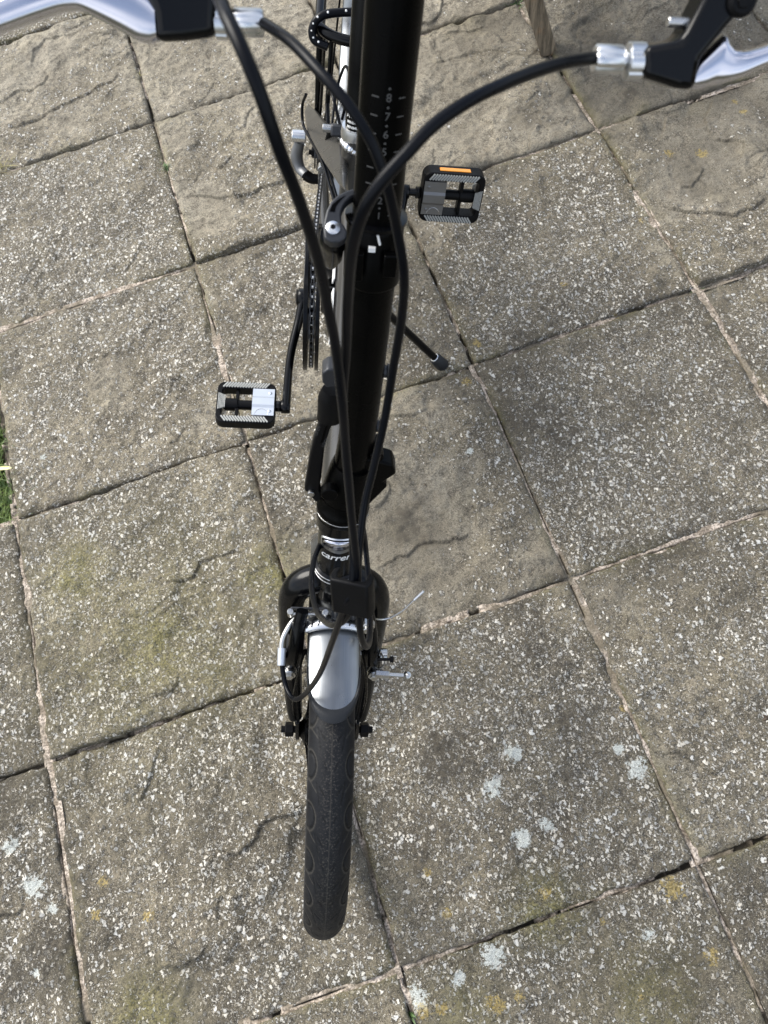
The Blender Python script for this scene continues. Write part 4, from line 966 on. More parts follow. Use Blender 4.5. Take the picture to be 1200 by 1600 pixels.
# clamp and quick release
cl = MB().lathe(SA(.850, .010), SA(.8925, .010), [(0, .0186), (.03, .0196), (.55, .0198), (.6, .0190), (.93, .0190), (1, .0180)], 44)
cl.box(SA(.872, -.002, .0215), (.009, .007, .020), [EX, AN, AX]).box(SA(.874, .020, .0215), (.009, .007, .016), [EX, AN, AX])
clamp = cl.build('post_clamp', M_SATIN, bike, bevel=.0008)
MB().lathe(SA(.8925, .010), SA(.8960, .010), [(0, .0182), (.2, .0204), (.8, .0204), (1, .0168)], 48).build('clamp_lip', M_PAINT, clamp)
MB().box(SA(.883, .0075, .0200), (.0045, .003, .003), [EX, AN, AX]).build('index_mark', M_WHITE, clamp)
MB().tube([SA(.8860, .0125, .0196), SA(.8925, .0105, .0196)], .0008, 8).build('key_edge', M_WHITE, clamp)
q0 = V(*(-0.018, 0.224, 0.896))
QA, QY = unit(V(0, -.25, .97)), unit(V(0, .97, .25))
MB().lathe(q0 - QA * .004, q0 - QA * .046, [(0, .0080), (.06, .0088), (.35, .0086), (.38, .0078), (.7, .0076), (1, .0040)], 28).build('release_barrel', M_PAINT, bike)
ql = MB().extrude([(-0.0052, -0.0071), (-0.0061, -0.002), (-0.0059, 0.0045), (-0.0045, 0.0119), (-0.0018, 0.0182), (0.0025, 0.0229), (0.0081, 0.0264), (0.0146, 0.0286), (0.0147, 0.0238), (0.0107, 0.0213), (0.0075, 0.0176), (0.0056, 0.0135), (0.0049, 0.0091), (0.0054, 0.0044), (0.0071, 0.0023), (0.0092, -0.0019), (0.0081, -0.0063), (0.0041, -0.0091), (-0.0011, -0.0095)], q0 + QA * .004, EX, QY, .0080)
qr = ql.build('release_lever', M_GREYP, bike, bevel=.0013, seg=3)
MB().extrude([(-0.0025, 0.011), (-0.001, 0.0155), (0.003, 0.0197), (0.0074, 0.0226), (0.0042, 0.0189), (0.0015, 0.0148), (0.0008, 0.0108)], q0 + QA * .0043, EX, QY, .002).build('slot', M_SATIN, qr)
MB().lathe(q0 + QA * .003, q0 + QA * .0056, [(0, .0046), (.6, .0045), (1, .0024)], 24).build('washer', M_ALU, qr)
MB().cyl(q0 + QA * .004, q0 + QA * .0060, .0018, 6).build('bolt_head', M_PLAST, qr)

# telescopic post with its scale
RP = .0158
tp = MB().tube([SA(z, .010) for z in np.linspace(.86, 1.125, 8)], RP, 44).build('telescopic_post', M_SATIN, bike, smooth=50)
def on_post(z, a): return V(.010, 0, 0) + on_axis(RP + .00015, z, a)
for n_, z in enumerate([.9030, .9125, .9222, .9319, .9416, .9513, .9610, .9708], 1):
    text_mesh(str(n_), .0064, lambda x, y: on_post(z + y * .956, x / RP + .02), 'scale_number', M_PRINT, tp, bold=.00008)
    for s_ in (-1, 1):
        rows = [on_post(z + dz, .02 + s_ * a) for dz in (-.0004, .0004) for a in np.linspace(.36, .64, 5)]
        MB().add(rows, [(k, k + 1, 6 + k, 5 + k) for k in range(4)]).build('scale_dash', M_PRINT, tp)
    MB().add([on_post(z + .0049 + .0007 * math.sin(t), .02 + .0008 * math.cos(t) / RP) for t in np.linspace(0, 6.28, 10, endpoint=False)], [tuple(range(10))]).build('scale_dot', M_PRINT, tp)

# ---- handlebar, grips and levers
HBZ = 1.118
hc = SA(HBZ, .010, .0)
hb = MB().tube([hc + EX * x for x in np.linspace(-.28, .28, 9)], .0127, 20).build('handlebar', M_SATIN, bike)
MB().lathe(SA(HBZ - .022, .010), SA(HBZ + .022, .010), [(0, .019), (.2, .022), (.8, .022), (1, .017)], 28).build('bar_clamp', M_SATIN, hb)
for s_ in (-1, 1):
    MB().lathe(hc + EX * s_ * .165, hc + EX * s_ * .285, [(0, .015), (.05, .0168), (.9, .0160), (.95, .019), (1, .0165)], 24).build('grip', M_RUBB, hb)
LY = unit(V(0, .596, .803))                  # plane in which a lever swings
def adjuster(p0, p1, q0, q1, rn, rb, parent):
    p0, p1, q0, q1 = map(lambda a: V(*a), (p0, p1, q0, q1))
    def knurl(a, b, r):
        e1, e2 = perp(b - a); n = 48; R = []
        for h, k in ((0, .86), (.08, 1), (.92, 1), (1, .86)):
            R.append([a + (b - a) * h + r * k * (1 - .10 * ((j % 8) in (0, 1))) * (math.cos(j / n * 6.2832) * e1 + math.sin(j / n * 6.2832) * e2) for j in range(n)])
        return MB().rings(R)
    a = knurl(p0, p1, rn).build('locknut', M_ALU, parent, smooth=40)
    knurl(q0, q1, rb).cyl(q0, p1, rb * .62).build('barrel_adjuster', M_ALU, parent, smooth=40)
def blade_loft(st, o, th):
    st = np.array(st); k = np.linspace(0, len(st) - 1, len(st) * 5 - 4)
    S_ = np.stack([np.interp(k, range(len(st)), st[:, c]) for c in range(3)], 1)
    for _ in range(2): S_[1:-1] = .25 * S_[:-2] + .5 * S_[1:-1] + .25 * S_[2:]
    R = []
    for x, lo, hi in S_:
        m_, h_ = (lo + hi) / 2, abs(hi - lo) / 2
        ring = []
        for a in np.linspace(0, 2 * math.pi, 32, endpoint=False):
            ca, sa = math.cos(a), math.sin(a)
            ring.append(o + EX * x + LY * (m_ + h_ * math.copysign(abs(ca) ** .55, ca)) + LN * (th * math.copysign(abs(sa) ** .8, sa)))
        R.append(ring)
    return MB().rings(R)
OR, OL = V(*(0.119, 0.171, 1.066)), V(*(-0.09, 0.211, 1.036))
LN = np.cross(EX, LY)
b_ = MB().extrude([(-0.0085, -0.0059), (-0.0102, 0.0056), (0.0038, 0.0087), (0.0057, 0.0121), (0.0095, 0.0234), (0.0101, 0.029), (0.0314, 0.0327), (0.0284, 0.0248), (0.0275, 0.0216), (0.022, 0.0139), (0.0145, 0.0029), (0.0151, -0.0062), (0.0147, -0.0092), (0.0074, -0.009)], OR + LN * .003, EX, LY, .019).build('brake_lever', M_PAINT, bike, bevel=.0042, seg=4)
bl_ = blade_loft([(0.0147, -0.0082, -0.0041), (0.0158, -0.009, 0.0019), (0.0211, -0.0084, 0.0081), (0.0253, -0.0068, 0.013), (0.0277, -0.0062, 0.01), (0.0311, -0.0052, 0.0074), (0.036, -0.0035, 0.0071), (0.0446, 0.0012, 0.0098), (0.0673, 0.0103, 0.0196), (0.1013, 0.0246, 0.0349)], OR - LN * .0065, .0062).build('lever_blade', M_LEVER, b_, smooth=60)
adjuster((0.1117, 0.1759, 1.0625), (0.104, 0.1757, 1.0622), (0.1023, 0.1758, 1.0623), (0.0899, 0.1755, 1.062), 0.0074, 0.0059, b_)
a_, c_ = V(*(0.1179, 0.1832, 1.0757)), V(*(0.1277, 0.1834, 1.0759))
MB().cyl(a_, c_, .0021, 14).build('reach_screw', M_STEEL, b_)
a_ = V(*(0.1443, 0.1854, 1.0854))
MB().lathe(a_ + LN * .002, a_ + LN * .0058, [(0, .0062), (.7, .0060), (1, .0045)], 24).cyl(a_ + LN * .004, a_ + LN * .0066, .003, 6).build('pivot_screw', M_PLAST, b_)
top_ = V(*(0.1419, 0.1932, 1.0858))
MB().tube(spline([top_, top_ * .5 + (hc + EX * .125) * .5 + V(0, -.005, .01), hc + EX * .125], 6), [.012, .010, .010], 14).lathe(hc + EX * .112, hc + EX * .138, [(0, .016), (.1, .018), (.9, .018), (1, .016)], 24).build('lever_clamp', M_PAINT, b_)
b2_ = MB().extrude([(-0.0139, -0.0076), (-0.014, -0.0011), (-0.0142, 0.0039), (-0.0158, 0.0086), (-0.0179, 0.0181), (0.0045, 0.0279), (0.0189, 0.0255), (0.015, 0.0109), (0.0139, -0.0034), (-0.0002, -0.0061)], OL + LN * .002, EX, LY, .020).build('brake_lever', M_PAINT, bike, bevel=.0042, seg=4)
bl2_ = blade_loft([(-0.1302, -0.0266, -0.0123), (-0.106, -0.0178, -0.0032), (-0.0821, -0.0085, 0.0058), (-0.0687, -0.0036, 0.012), (-0.0556, 0.001, 0.0163), (-0.047, 0.0022, 0.0183), (-0.0388, -0.001, 0.0189), (-0.0287, -0.0052, 0.0183), (-0.0214, -0.0085, 0.016), (-0.0164, -0.0086, 0.0121), (-0.0134, -0.0071, 0.0079)], OL - LN * .0065, .0075).build('lever_blade', M_LEVER, b2_, smooth=60)
adjuster((-0.0772, 0.2173, 1.0344), (-0.0713, 0.2174, 1.0346), (-0.0689, 0.2175, 1.0347), (-0.0547, 0.218, 1.0353), 0.0073, 0.0060, b2_)
top_ = V(*(-0.0909, 0.2297, 1.0512))
MB().tube(spline([top_, top_ * .5 + (hc + EX * -.09) * .5 + V(0, -.005, .01), hc + EX * -.09], 6), [.012, .010, .010], 14).lathe(hc + EX * -.103, hc + EX * -.077, [(0, .016), (.1, .018), (.9, .018), (1, .016)], 24).build('lever_clamp', M_PAINT, b2_)

# ---- control cables and their clip
CABLES = [([(-0.054, 0.21, 1.041), (-0.041, 0.19, 1.048), (-0.028, 0.169, 1.051), (-0.015, 0.155, 1.047), (-0.004, 0.146, 1.036), (0.004, 0.139, 1.02), (0.011, 0.135, 0.997), (0.017, 0.128, 0.973), (0.019, 0.123, 0.944), (0.018, 0.114, 0.907), (0.016, 0.099, 0.873), (0.012, 0.083, 0.844), (0.008, 0.067, 0.821), (0.006, 0.044, 0.798), (0.006, 0.025, 0.781), (0.008, 0.011, 0.768), (0.011, 0.0, 0.743), (0.016, -0.002, 0.718), (0.021, 0.01, 0.689), (0.024, 0.039, 0.658), (0.025, 0.076, 0.63), (0.025, 0.11, 0.601), (0.025, 0.15, 0.563), (0.023, 0.205, 0.499)], 0.00255), ([(0.09, 0.175, 1.063), (0.073, 0.162, 1.069), (0.057, 0.148, 1.074), (0.042, 0.134, 1.078), (0.029, 0.123, 1.079), (0.016, 0.112, 1.077), (0.006, 0.102, 1.072), (-0.003, 0.095, 1.064), (-0.009, 0.092, 1.051), (-0.012, 0.092, 1.029), (-0.012, 0.094, 0.994), (-0.011, 0.093, 0.955), (-0.011, 0.085, 0.925), (-0.008, 0.077, 0.889), (-0.003, 0.062, 0.85), (0.001, 0.043, 0.812), (0.002, 0.023, 0.785), (-0.002, 0.014, 0.765), (-0.008, 0.006, 0.696), (-0.015, 0.003, 0.595), (-0.026, 0.0, 0.517), (-0.038, -0.002, 0.482), (-0.047, 0.01, 0.47), (-0.052, 0.028, 0.471), (-0.054, 0.046, 0.479)], 0.00255), ([(-0.067, 0.156, 1.097), (-0.06, 0.125, 1.106), (-0.053, 0.108, 1.105), (-0.047, 0.099, 1.096), (-0.04, 0.092, 1.077), (-0.033, 0.09, 1.055), (-0.026, 0.091, 1.024), (-0.021, 0.091, 0.992), (-0.016, 0.087, 0.963), (-0.011, 0.076, 0.926), (-0.008, 0.069, 0.896), (-0.002, 0.051, 0.846), (0.004, 0.034, 0.801), (0.004, 0.024, 0.783), (0.001, 0.012, 0.753), (-0.007, 0.013, 0.72), (-0.015, 0.03, 0.672), (-0.021, 0.05, 0.636), (-0.025, 0.079, 0.605), (-0.024, 0.108, 0.584), (-0.018, 0.135, 0.564), (-0.01, 0.168, 0.524), (0.0, 0.214, 0.457)], 0.00255)]
for pts, r in CABLES:
    MB().tube(spline(pts, 10), r, 14).build('control_cable', M_CABLE, bike, smooth=60)
CLIPC = V(*(0.003, 0.021, 0.776))
cx_, cy_, cz_ = V(*(0.9344, -0.2569, 0.2467)), V(*(0.3432, 0.8345, -0.4311)), V(*(-0.0951, 0.4875, 0.8679))
cpl = MB().extrude([(-.0130, -.0065), (.0130, -.0065), (.0150, -.002), (.0145, .005), (.011, .008), (.0095, .006), (.0105, .002), (.009, -.002), (-.009, -.002), (-.0105, .002), (-.0095, .006), (-.011, .008), (-.0145, .005), (-.0150, -.002)],
                   CLIPC + cz_ * .0150, cx_, cy_, .031)
cpl.build('cable_clip', M_PLAST, bike, bevel=.0014, seg=2)

# ---- frame
fr = MB()
fr.tube(spline([F((0, .130, .560)), F((0, .20, .552)), F((0, .36, .520)), F((.002, .54, .475)), F((.002, .70, .440))], 8), [.0225, .0225, .0205, .0205, .0225], 28, flat=(.92, 1.1), up=EX)
frame = fr.build('main_tube', M_GREY, bike, smooth=50)
for a_, b_ in (((.405, .512), (.50, .487)), ((.52, .480), (.60, .459))):
    p, q2 = F((-.0192, a_[0], a_[1])), F((-.0192, b_[0], b_[1]))
    n_ = V(-1, 0, .25)
    MB().box((p + q2) / 2 + V(-.0006, 0, .004), (np.linalg.norm(p - q2), .010, .0016), [unit(q2 - p), unit(V(.2, 0, 1)), unit(n_)]).build('decal', M_WHITE, frame)
BB = V(.012, .629, .308)
stb = MB().tube([F((0, .672, .43)), F((0, .690, .50)), F((0, .702, .552))], .0185, 28)
stb.tube([F((0, .60, .458)), F((0, .62, .39)), BB], [.026, .022, .021], 24, flat=(.8, 1), up=EX)
stb.build('seat_tube', M_GREY, bike, smooth=50)
MB().cyl(BB - EX * .036, BB + EX * .036, .021, 28).build('bottom_bracket', M_PAINT, bike)
wl_ = MB()
for k in range(22):
    a = k / 22 * 6.2832; wl_.ball(F((.0172 * math.cos(a), .699 + .0178 * math.sin(a), .538 + .005 * math.sin(2 * a))), .0046 + .0008 * math.sin(5 * a), 8)
wl_.lathe(F((0, .702, .543)), F((0, .7055, .560)), [(0, .0195), (.4, .021), (1, .0195)], 26)
wl_.build('seat_clamp', M_ALU, bike, smooth=70)
MB().tube([F((0, .700, .545)), F((0, .80, .905))], .0158, 28).build('seat_post', M_PAINT, bike)
sp_dir = unit(F((0, .80, .905)) - F((0, .700, .545)))
sp_f = unit(np.cross(sp_dir, EX)); sp_f = sp_f if sp_f[1] < 0 else -sp_f
def on_seat(h, x): 
    c = F((0, .700, .545)) + sp_dir * h; a = x / .0160 + .42
    return c + .0161 * (math.cos(a) * sp_f + math.sin(a) * EX)
spo = [o for o in bike.children if o.name.startswith('seat_post')][0]
text_mesh('ATTENTION', .0085, lambda x, y: on_seat(.034 + y, x), 'lettering', M_WHITE, spo, bold=.0002)
for k in range(3):
    text_mesh('MINIMUM INSERTION', .0046, lambda x, y: on_seat(.0262 - k * .0062 + y, x), 'lettering', M_WHITE, spo, bold=.0001)
# saddle on top of the post
sad = []
for t in np.linspace(0, 1, 16):
    y = -.15 + .27 * t; hw = .020 + .055 * sstep(np.array(t), .25, .9); hw = float(hw) * (1 if t < .95 else .8); zt = .012 * math.cos(t * 3) + .01
    if t == 0: hw *= .6
    sad.append([F((hw * math.cos(a), .81 + y, .935 + zt + .022 * math.sin(a) * (1 if a < math.pi else 1.2))) for a in np.linspace(0, 2 * math.pi, 16, endpoint=False)])
saddle = MB().rings(sad).build('saddle', M_SADDLE, bike, smooth=60)
for s_ in (-1, 1):
    MB().tube(spline([F((s_ * .014, .70, .925)), F((s_ * .022, .77, .905)), F((s_ * .022, .84, .905)), F((s_ * .034, .90, .925))], 6), .0036, 10).build('saddle_rail', M_STEEL, saddle)

# rear stays
def plate(pts, th, name, m):
    p = [V(*q) for q in pts]; nrm = unit(np.cross(p[1] - p[0], p[-1] - p[0])); n = len(p)
    vs = [q + nrm * th / 2 for q in p] + [q - nrm * th / 2 for q in p]
    return MB().add(vs, [tuple(range(n)), tuple(range(2 * n - 1, n - 1, -1))] + [(k, n + k, n + (k + 1) % n, (k + 1) % n) for k in range(n)]).build(name, m, bike, bevel=.005, seg=3)
plate([(-0.054, 1.0585, 0.2871), (-0.0383, 0.9849, 0.3377), (0.003, 0.745, 0.4933), (0.0027, 0.5796, 0.574), (-0.0053, 0.6128, 0.5504), (-0.0279, 0.7467, 0.4639), (-0.0521, 0.9101, 0.3616), (-0.0596, 1.0202, 0.3007)], .014, 'rear_stay', M_GREY)
plate([(.03, .70, .52), (.072, .97, .35), (.078, .99, .30), (.03, .69, .45)], .012, 'rear_stay', M_GREY)
for s_ in (-1, 1):
    cs = MB().tube(spline([F((s_ * .02, .655, .315)), F((s_ * .036, .76, .295)), F((s_ * .053, .99, .245))], 6), [.011, .010, .008], 14)
    cs.build('chain_stay', M_GREY, bike)
    MB().extrude([(-.016, -.018), (.014, -.016), (.018, .012), (.004, .040), (-.012, .030)], F((s_ * .0555, 1.0, .242)), (0, 1, 0), (0, 0, 1), .006 * s_).build('dropout', M_GREY, bike, bevel=.001)

# ---- crankset: chainring between two guards, chain, cranks, pedals
CRX = -.037
def disc(x, r0, r1, th, n=64, teeth=0):
    pr_ = lambda r, xx: [BB * V(0, 1, 1) + V(xx, r * math.sin(t), r * math.cos(t)) for t in np.linspace(0, 2 * math.pi, n, endpoint=False)]
    def edge(r, xx):
        if not teeth: return pr_(r, xx)
        return [BB * V(0, 1, 1) + V(xx, rr * math.sin(t), rr * math.cos(t)) for k, t in enumerate(np.linspace(0, 2 * math.pi, n, endpoint=False)) for rr in [r + (.0035 if k % 4 in (1, 2) else -.0035)]]
    return MB().rings([pr_(r0, x - th / 2), edge(r1, x - th / 2), edge(r1, x + th / 2), pr_(r0, x + th / 2)], loop=True)
cr = disc(CRX, .055, .100, .003, 192, teeth=48)
for k in range(5):
    a = k / 5 * 6.28 + .3
    cr.tube([BB * V(0, 1, 1) + V(CRX - .004, .018 * math.sin(a), .018 * math.cos(a)), BB * V(0, 1, 1) + V(CRX - .001, .060 * math.sin(a), .060 * math.cos(a))], [.008, .006], 8)
ring_ = cr.build('chainring', M_PAINT, bike, smooth=40)
disc(CRX - .0085, .070, .1085, .0065).build('chain_guard', M_PAINT, ring_, bevel=.0008)
disc(CRX + .0085, .076, .1080, .0060).build('chain_guard', M_PAINT, ring_, bevel=.0008)
# chain path: over the ring, back to the sprocket, round it, through the derailleur, home
CZ = F((CRX - .012, 1.0, .24)); spr = .027
ring_c = V(CRX, BB[1], BB[2])
pts = []
for a in np.linspace(math.radians(8), math.radians(-188), 60): pts.append(ring_c + .100 * V(0, math.sin(a), math.cos(a)))
low = F((CRX - .012, .965, .150)); 
for f in np.linspace(.05, .95, 24): pts.append((1 - f) * pts[59] + f * (low + V(0, -.01, -.012)))
for a in np.linspace(math.radians(200), math.radians(60), 5): pts.append(low + .014 * V(0, math.sin(a), math.cos(a)))
for a in np.linspace(math.radians(150), math.radians(-8), 14): pts.append(CZ + spr * V(0, math.sin(a), math.cos(a)))
st_, en_ = pts[-1], pts[0]
for f in np.linspace(.03, .97, 34): pts.append((1 - f) * st_ + f * en_)
P_ = np.array(pts); seg_l = np.r_[0, np.cumsum(np.linalg.norm(np.diff(np.vstack([P_, P_[:1]]), axis=0), axis=1))]
nlk = int(round(seg_l[-1] / .0127)); nlk -= nlk % 2
ss = np.linspace(0, seg_l[-1], nlk, endpoint=False); PP = np.vstack([P_, P_[:1]])
node = np.stack([np.interp(ss, seg_l, PP[:, k]) for k in range(3)], 1)
lk = MB(); rl = MB()
for k in range(nlk):
    a, b2 = node[k], node[(k + 1) % nlk]; off = .0030 if k % 2 else .0018
    t_ = unit(b2 - a); up_ = np.cross(t_, EX)
    for s_ in (-1, 1):
        ol = [(-.0040, -.0028), (-.002, -.0040), (.0020, -.0030), (.0107, -.0030), (.0147, -.0040), (.0167, 0), (.0147, .0040), (.0107, .0030), (.002, .0030), (-.002, .0040), (-.0040, .0028)]
        lk.extrude(ol, a + EX * (s_ * off), t_, up_, .0010)
    rl.cyl(a - EX * .0018, a + EX * .0018, .0031, 8)
chain = lk.build('chain', M_CHAIN, bike, smooth=30)
ro = rl.build('roller', M_PIN, chain); tag(ro, kind='stuff')

PR, PL = V(*(-0.133, 0.482, 0.232)), V(*(0.169, 0.778, 0.384))
ka = V(-.049, BB[1], BB[2])
kb = V(-.0735, PR[1], PR[2])
crk = MB().tube(spline([ka + V(.0, .004, .002), ka * .8 + kb * .2 + V(-.003, 0, 0), ka * .45 + kb * .55 + V(-.006, 0, 0), kb + V(.0005, 0, 0)], 8), [.0125, .0095, .0085, .0095], 14, flat=(.72, 1.15), up=EX)
crk.cyl(ka - EX * .010, ka + EX * .010, .0145, 22).cyl(kb - EX * .007, kb + EX * .007, .0105, 20)
crank_r = crk.build('crank', M_PAINT, bike, smooth=50)
MB().lathe(ka - EX * .0095, ka - EX * .014, [(0, .0120), (.6, .0115), (1, .004)], 22).build('crank_cap', M_PLAST, crank_r)
ka2 = V(.062, BB[1], BB[2]); kb2 = V(.098, PL[1], PL[2])
crk = MB().tube(spline([ka2, ka2 * .8 + kb2 * .2 + V(.003, 0, 0), ka2 * .45 + kb2 * .55 + V(.004, 0, 0), kb2], 8), [.0125, .0095, .0085, .0095], 14, flat=(.72, 1.15), up=EX)
crk.cyl(ka2 - EX * .010, ka2 + EX * .010, .0145, 22).cyl(kb2 - EX * .007, kb2 + EX * .007, .0105, 20)
crank_l = crk.build('crank', M_PAINT, bike, smooth=50)

def rrect(w, h, r, n=6):
    out = []
    for cx, cy, a0 in ((w / 2 - r, h / 2 - r, 0), (-w / 2 + r, h / 2 - r, 90), (-w / 2 + r, -h / 2 + r, 180), (w / 2 - r, -h / 2 + r, 270)):
        for k in range(n): 
            a = math.radians(a0 + 90 * k / (n - 1)); out.append((cx + r * math.cos(a), cy + r * math.sin(a)))
    return out

def pedal(c, ax, ay, az, inner, plate_m, w, d, th, crank_x):
    """ax along the spindle, ay across, az out of the tread; inner = +1 when the crank is on +ax"""
    loc = lambda p: c + ax * p[0] + ay * p[1] + az * p[2]
    root = MB()
    # outer cage: a rounded frame open in the middle
    o_, i_ = rrect(w, d, .012), rrect(w - .024, d - .024, .006)
    i_ = [(x - inner * .004, y) for x, y in i_]
    n = len(o_); rr = [[(x, y, z) for x, y in o_] for z in (-th / 2, th / 2)]; ri = [[(x, y, z) for x, y in i_] for z in (-th / 2, th / 2)]
    vs = rr[0] + rr[1] + ri[0] + ri[1]; f = []
    for k in range(n):
        k2 = (k + 1) % n
        f += [(k, k2, n + k2, n + k), (2 * n + k2, 2 * n + k, 3 * n + k, 3 * n + k2), (n + k, n + k2, 3 * n + k2, 3 * n + k), (k2, k, 2 * n + k, 2 * n + k2)]
    root.add([loc(p) for p in vs], f)
    pd = root.build('pedal', M_PLAST, bike, bevel=.0016, seg=2)
    # body: barrel round the spindle and cross webs
    bd_ = MB()
    bd_.cyl(loc((-inner * (w / 2 - .010), 0, 0)), loc((inner * (w / 2 + .002), 0, 0)), .0075, 18)
    bd_.cyl(loc((-inner * (w / 2 - .012), 0, 0)), loc((-inner * .012, 0, 0)), .0098, 18)
    bd_.box(loc((-inner * .014, 0, -.001)), (.005, d - .022, th * .55), [ax, ay, az])
    bd_.box(loc((inner * (w / 2 - .006), 0, -.001)), (.010, d - .01, th * .7), [ax, ay, az])
    bd_.build('pedal_body', M_PLAST, pd, bevel=.0008)
    MB().cyl(loc((inner * (w / 2 - .004), 0, 0)), V(*[crank_x, loc((0, 0, 0))[1], loc((0, 0, 0))[2]]), .0055, 14).lathe(loc((inner * (w / 2), 0, 0)), loc((inner * (w / 2 + .008), 0, 0)), [(0, .008), (.1, .0085), (.9, .0085), (1, .008)], 8).build('spindle', M_PAINT, pd)
    for zs in (1, -1):
        z = zs * (th / 2 + .0008)
        # steel plate over the hinge of the folding pedal
        pm = MB(); pw, ph = .033, d - .026
        cxp = inner * (w / 2 - .0185)
        prof = [(-ph / 2, 0), (-.010, 0), (-.006, .0022), (.006, .0022), (.010, 0), (ph / 2, 0)]
        a_ = [loc((cxp - pw / 2, y, z + zs * (zz_ + .0006))) for y, zz_ in prof] + [loc((cxp + pw / 2, y, z + zs * (zz_ + .0006))) for y, zz_ in prof]
        pm.add(a_, [(k, k + 1, 7 + k, 6 + k) for k in range(5)])
        pl = pm.build('pedal_plate', plate_m, pd, smooth=0)
        so = pl.modifiers.new('thickness', 'SOLIDIFY'); so.thickness = .0014; so.offset = 0
        for y in (-ph * .34, ph * .34):
            q_ = loc((cxp + inner * .010, y, z + zs * .001)); MB().lathe(q_, q_ + az * zs * .0016, [(0, .0026), (.5, .0025), (1, .0012)], 14).build('rivet', plate_m, pd)
        arc = [loc((cxp - inner * .002 + .010 * math.cos(t), -ph * .5 + .0005 + .011 * math.sin(t), z + zs * .0014)) for t in np.linspace(.1, 3.04, 12)]
        MB().tube(arc, .0004, 6).build('pressed_arc', M_STEEL if zs > 0 else plate_m, pd)
        # anti-slip strips: slanting ribs round three sides
        gr_ = MB()
        ny = int((w - .02) / .0042)
        for k in range(ny):
            x = -w / 2 + .012 + k * .0042
            for sy in (-1, 1):
                gr_.box(loc((x, sy * (d / 2 - .0062), z - zs * .0004)), (.0022, .0112, .0022), [unit(ax + sy * .75 * ay * -1), unit(ay + sy * .75 * ax), az])
        for k in range(6):
            xo = -inner * (w / 2 - .0030 - k * .0019)
            hh = d * .40 - k * .0015
            gr_.box(loc((xo, 0, z - zs * .0004)), (.0011, hh, .0022), [ax, ay, az])
        gr_.build('anti_slip_ribs', M_GRIP, pd, smooth=0)
    for sy in (1,):
        MB().box(loc((0, sy * (d / 2 + .0004), .001)), (w * .50, .0016, th * .36), [ax, ay, az]).build('reflector', M_ORANGE, pd, bevel=.0006)
    return pd
ta = math.radians(-4)
pedal(PR, V(1, 0, 0), V(0, math.cos(ta), math.sin(ta)), V(0, -math.sin(ta), math.cos(ta)), +1, M_PLATE, .089, .074, .017, -.0735)
pn = unit(V(.04, -.955, .29)); pe = unit(V(.02, .29, .955))
px_ = unit(np.cross(pe, pn)); px_ = px_ if px_[0] > 0 else -px_
pedal(PL, px_, pe, pn, -1, M_PLATE_DIM, .094, .078, .026, .098)

# ---- rear derailleur, cassette, rear cables
cas = MB()
for k in range(7): cas.lathe(CZ + V(.010 - k * .0042, 0, 0), CZ + V(.0075 - k * .0042, 0, 0), [(0, .047 - .0035 * k), (1, .047 - .0035 * k)], 36)
cas.build('cassette', M_CHAIN, bike, smooth=30)
dr = MB()
dr.tube(spline([(-0.07, 1.0, 0.262), (-0.075, 0.995, 0.236), (-0.07, 0.985, 0.219), (-0.059, 0.97, 0.218)], 6), [.009, .011, .010, .008], 14, flat=(1, .75), up=EX)
der = dr.build('derailleur', M_DERA, bike, smooth=50)
d0 = V(*(-0.071, 1.0, 0.274))
MB().cyl(d0 + V(-.012, 0, 0), d0 + V(.012, 0, 0), .0105, 22).build('mount_bolt', M_ALU, der)
dl = V(*[(-0.07, 1.0, 0.262), (-0.075, 0.995, 0.236), (-0.07, 0.985, 0.219), (-0.059, 0.97, 0.218)][-1])
MB().tube(spline([dl, dl + V(.012, -.004, -.004), dl + V(.030, -.004, -.004)], 6), [.010, .009, .008], 16).build('lower_knuckle', M_PLAST, der)
MB().extrude([(-.012, .012), (.012, .012), (.012, -.075), (-.012, -.078)], dl + V(.026, .0, 0), (0, 1, .0), (0, -.15, 1), .003).build('cage_plate', M_PLAST, der, bevel=.001)
for z_ in (0, -.06): MB().lathe(dl + V(.028, -.15 * z_, z_), dl + V(.034, -.15 * z_, z_), [(0, .014), (1, .014)], 20).build('jockey_wheel', M_PLAST, der)
REARC = [([(-0.001, 0.647, 0.455), (-0.014, 0.706, 0.446), (-0.029, 0.786, 0.424), (-0.047, 0.872, 0.382), (-0.061, 0.928, 0.361), (-0.063, 0.948, 0.38), (-0.057, 0.938, 0.409)], 0.0024), ([(0.001, 0.658, 0.449), (-0.009, 0.706, 0.446), (-0.021, 0.769, 0.428), (-0.033, 0.815, 0.403)], 0.0024)]
for pts_, r_ in REARC: MB().tube(spline(pts_, 8), r_, 10).build('rear_cable', M_CABLE, bike, smooth=60)

# ---- rear rim brake seen behind the seat tube
for s_ in (-1, 1):
    rb = MB().tube(spline([F((s_ * .046, .812, .392)), F((s_ * .040, .800, .43)), F((s_ * .032, .795, .475))], 6), [.009, .008, .006], 12, flat=(1, .75), up=EX).build('brake_arm', M_PLAST, bike)
    q_ = F((s_ * .047, .800, .40)); MB().cyl(q_ + V(0, .002, 0), q_ + V(0, -.012, .004), .006).build('pivot_bolt', M_STEEL, rb)
MB().box(F((-.022, .765, .498)), (.026, .018, .016), [EX, unit((0, .8, -.6)), unit((0, .6, .8))]).build('brake_bracket', M_GREYP, bike, bevel=.003)
q_ = F((-.040, .765, .50)); MB().cyl(q_ - EX * .006, q_ + EX * .010, .0055).build('bracket_bolt', M_STEEL, bike)

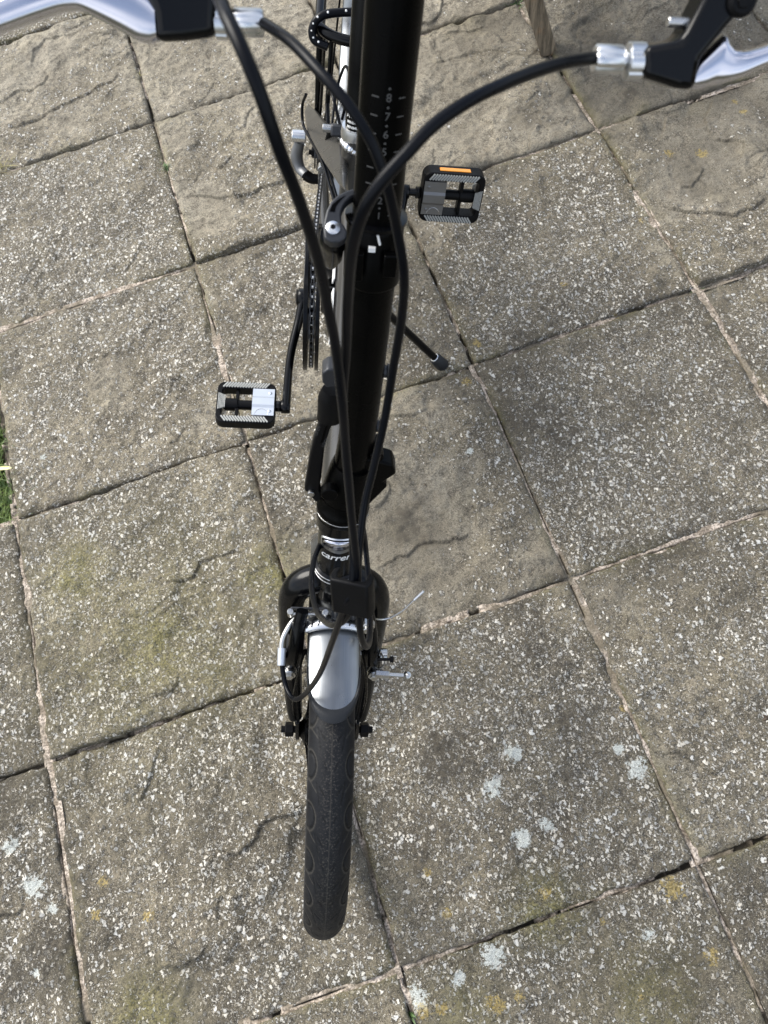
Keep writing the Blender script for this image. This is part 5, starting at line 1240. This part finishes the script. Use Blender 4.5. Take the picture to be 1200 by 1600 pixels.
# ---- chain tensioner arm and brake cable crowding the space behind the seat tube
MB().tube(spline([F((-.022, .765, .505)), F((-.034, .79, .53)), F((-.040, .84, .50)), F((-.044, .90, .42)), F((-.050, .97, .33))], 8), .0022, 10).build('rear_cable', M_CABLE, bike, smooth=60)
MB().tube(spline([F((-.020, .770, .512)), F((-.012, .78, .56)), F((-.020, .83, .545)), F((-.030, .85, .49)), F((-.036, .80, .455))], 8), .0020, 10).build('rear_cable', M_CABLE, bike, smooth=60)

# ---- rear carrier
rack = MB()
RZ = .548
loop = []
for a in np.linspace(-90, 90, 15): loop.append(F((.058 * math.sin(math.radians(a)) * 1.0, .905 - .030 * math.cos(math.radians(a)), RZ)))
rail = [F((-.058, 1.26, RZ + .004)), F((-.058, 1.08, RZ))] + loop + [F((.058, 1.08, RZ)), F((.058, 1.26, RZ + .004))]
rack.tube(spline(rail, 4), .0074, 16)
for y_ in (.985, 1.10, 1.22): rack.tube([F((-.057, y_, RZ)), F((.057, y_, RZ))], .0045, 10)
carrier = rack.build('rear_carrier', M_PAINT, bike, smooth=60)
for s_ in (-1, 1):
    MB().tube([F((s_ * .058, 1.06, RZ)), F((s_ * .062, 1.03, .40)), F((s_ * .062, 1.0, .262))], .0062, 12).build('carrier_leg', M_PAINT, carrier)
    MB().tube([F((s_ * .040, .885, RZ)), F((s_ * .043, .86, .46)), F((s_ * .036, .78, .435))], .0034, 10).build('carrier_strut', M_PAINT, carrier)
    MB().tube([F((s_ * .050, .90, RZ)), F((s_ * .054, .95, .42)), F((s_ * .060, .99, .27))], .0026, 10).build('carrier_strut', M_PAINT, carrier)
strap_p = spline([F((.060, .93, RZ + .022)), F((.0, .905, RZ + .024)), F((-.050, .895, RZ + .021)), F((-.066, .888, RZ + .008)), F((-.064, .880, RZ - .006)), F((-.045, .874, RZ - .010))], 10)
strap = MB().tube(strap_p, .0055, 12).build('elastic_strap', M_CABLE, carrier, smooth=60)
dm = MB()
for k in range(4, len(strap_p) - 2, 5):
    c_ = strap_p[k]; out = unit(V(*(strap_p[k] - F((0, .96, RZ - .01)))) + V(0, -.3, .5)); dm.ball(c_ + out * .0042, .0020, 8)
do = dm.build('strap_fleck', M_WHITE, carrier, smooth=60); tag(do, kind='stuff')

# ---- kickstand
k0, k1 = V(*(.04, .70, .25)), V(*(0.209, 0.695, 0.045))
ks = MB().tube([k0, k0 + (k1 - k0) * .93], .0068, 16)
ks.box(k0 + V(-.022, .0, .022), (.05, .03, .02))
kick = ks.build('kickstand', M_PAINT, bike, smooth=50)
kd = unit(k1 - k0)
MB().lathe(k1 - kd * .030, k1 + kd * .002, [(0, .0095), (.08, .0112), (.55, .0118), (.85, .0130), (1, .0105)], 20).build('rubber_foot', M_RUBB, kick)
MB().lathe(k1 - kd * .0325, k1 - kd * .030, [(0, .0075), (.5, .0085), (1, .0075)], 18).build('collar', M_ALU, kick)
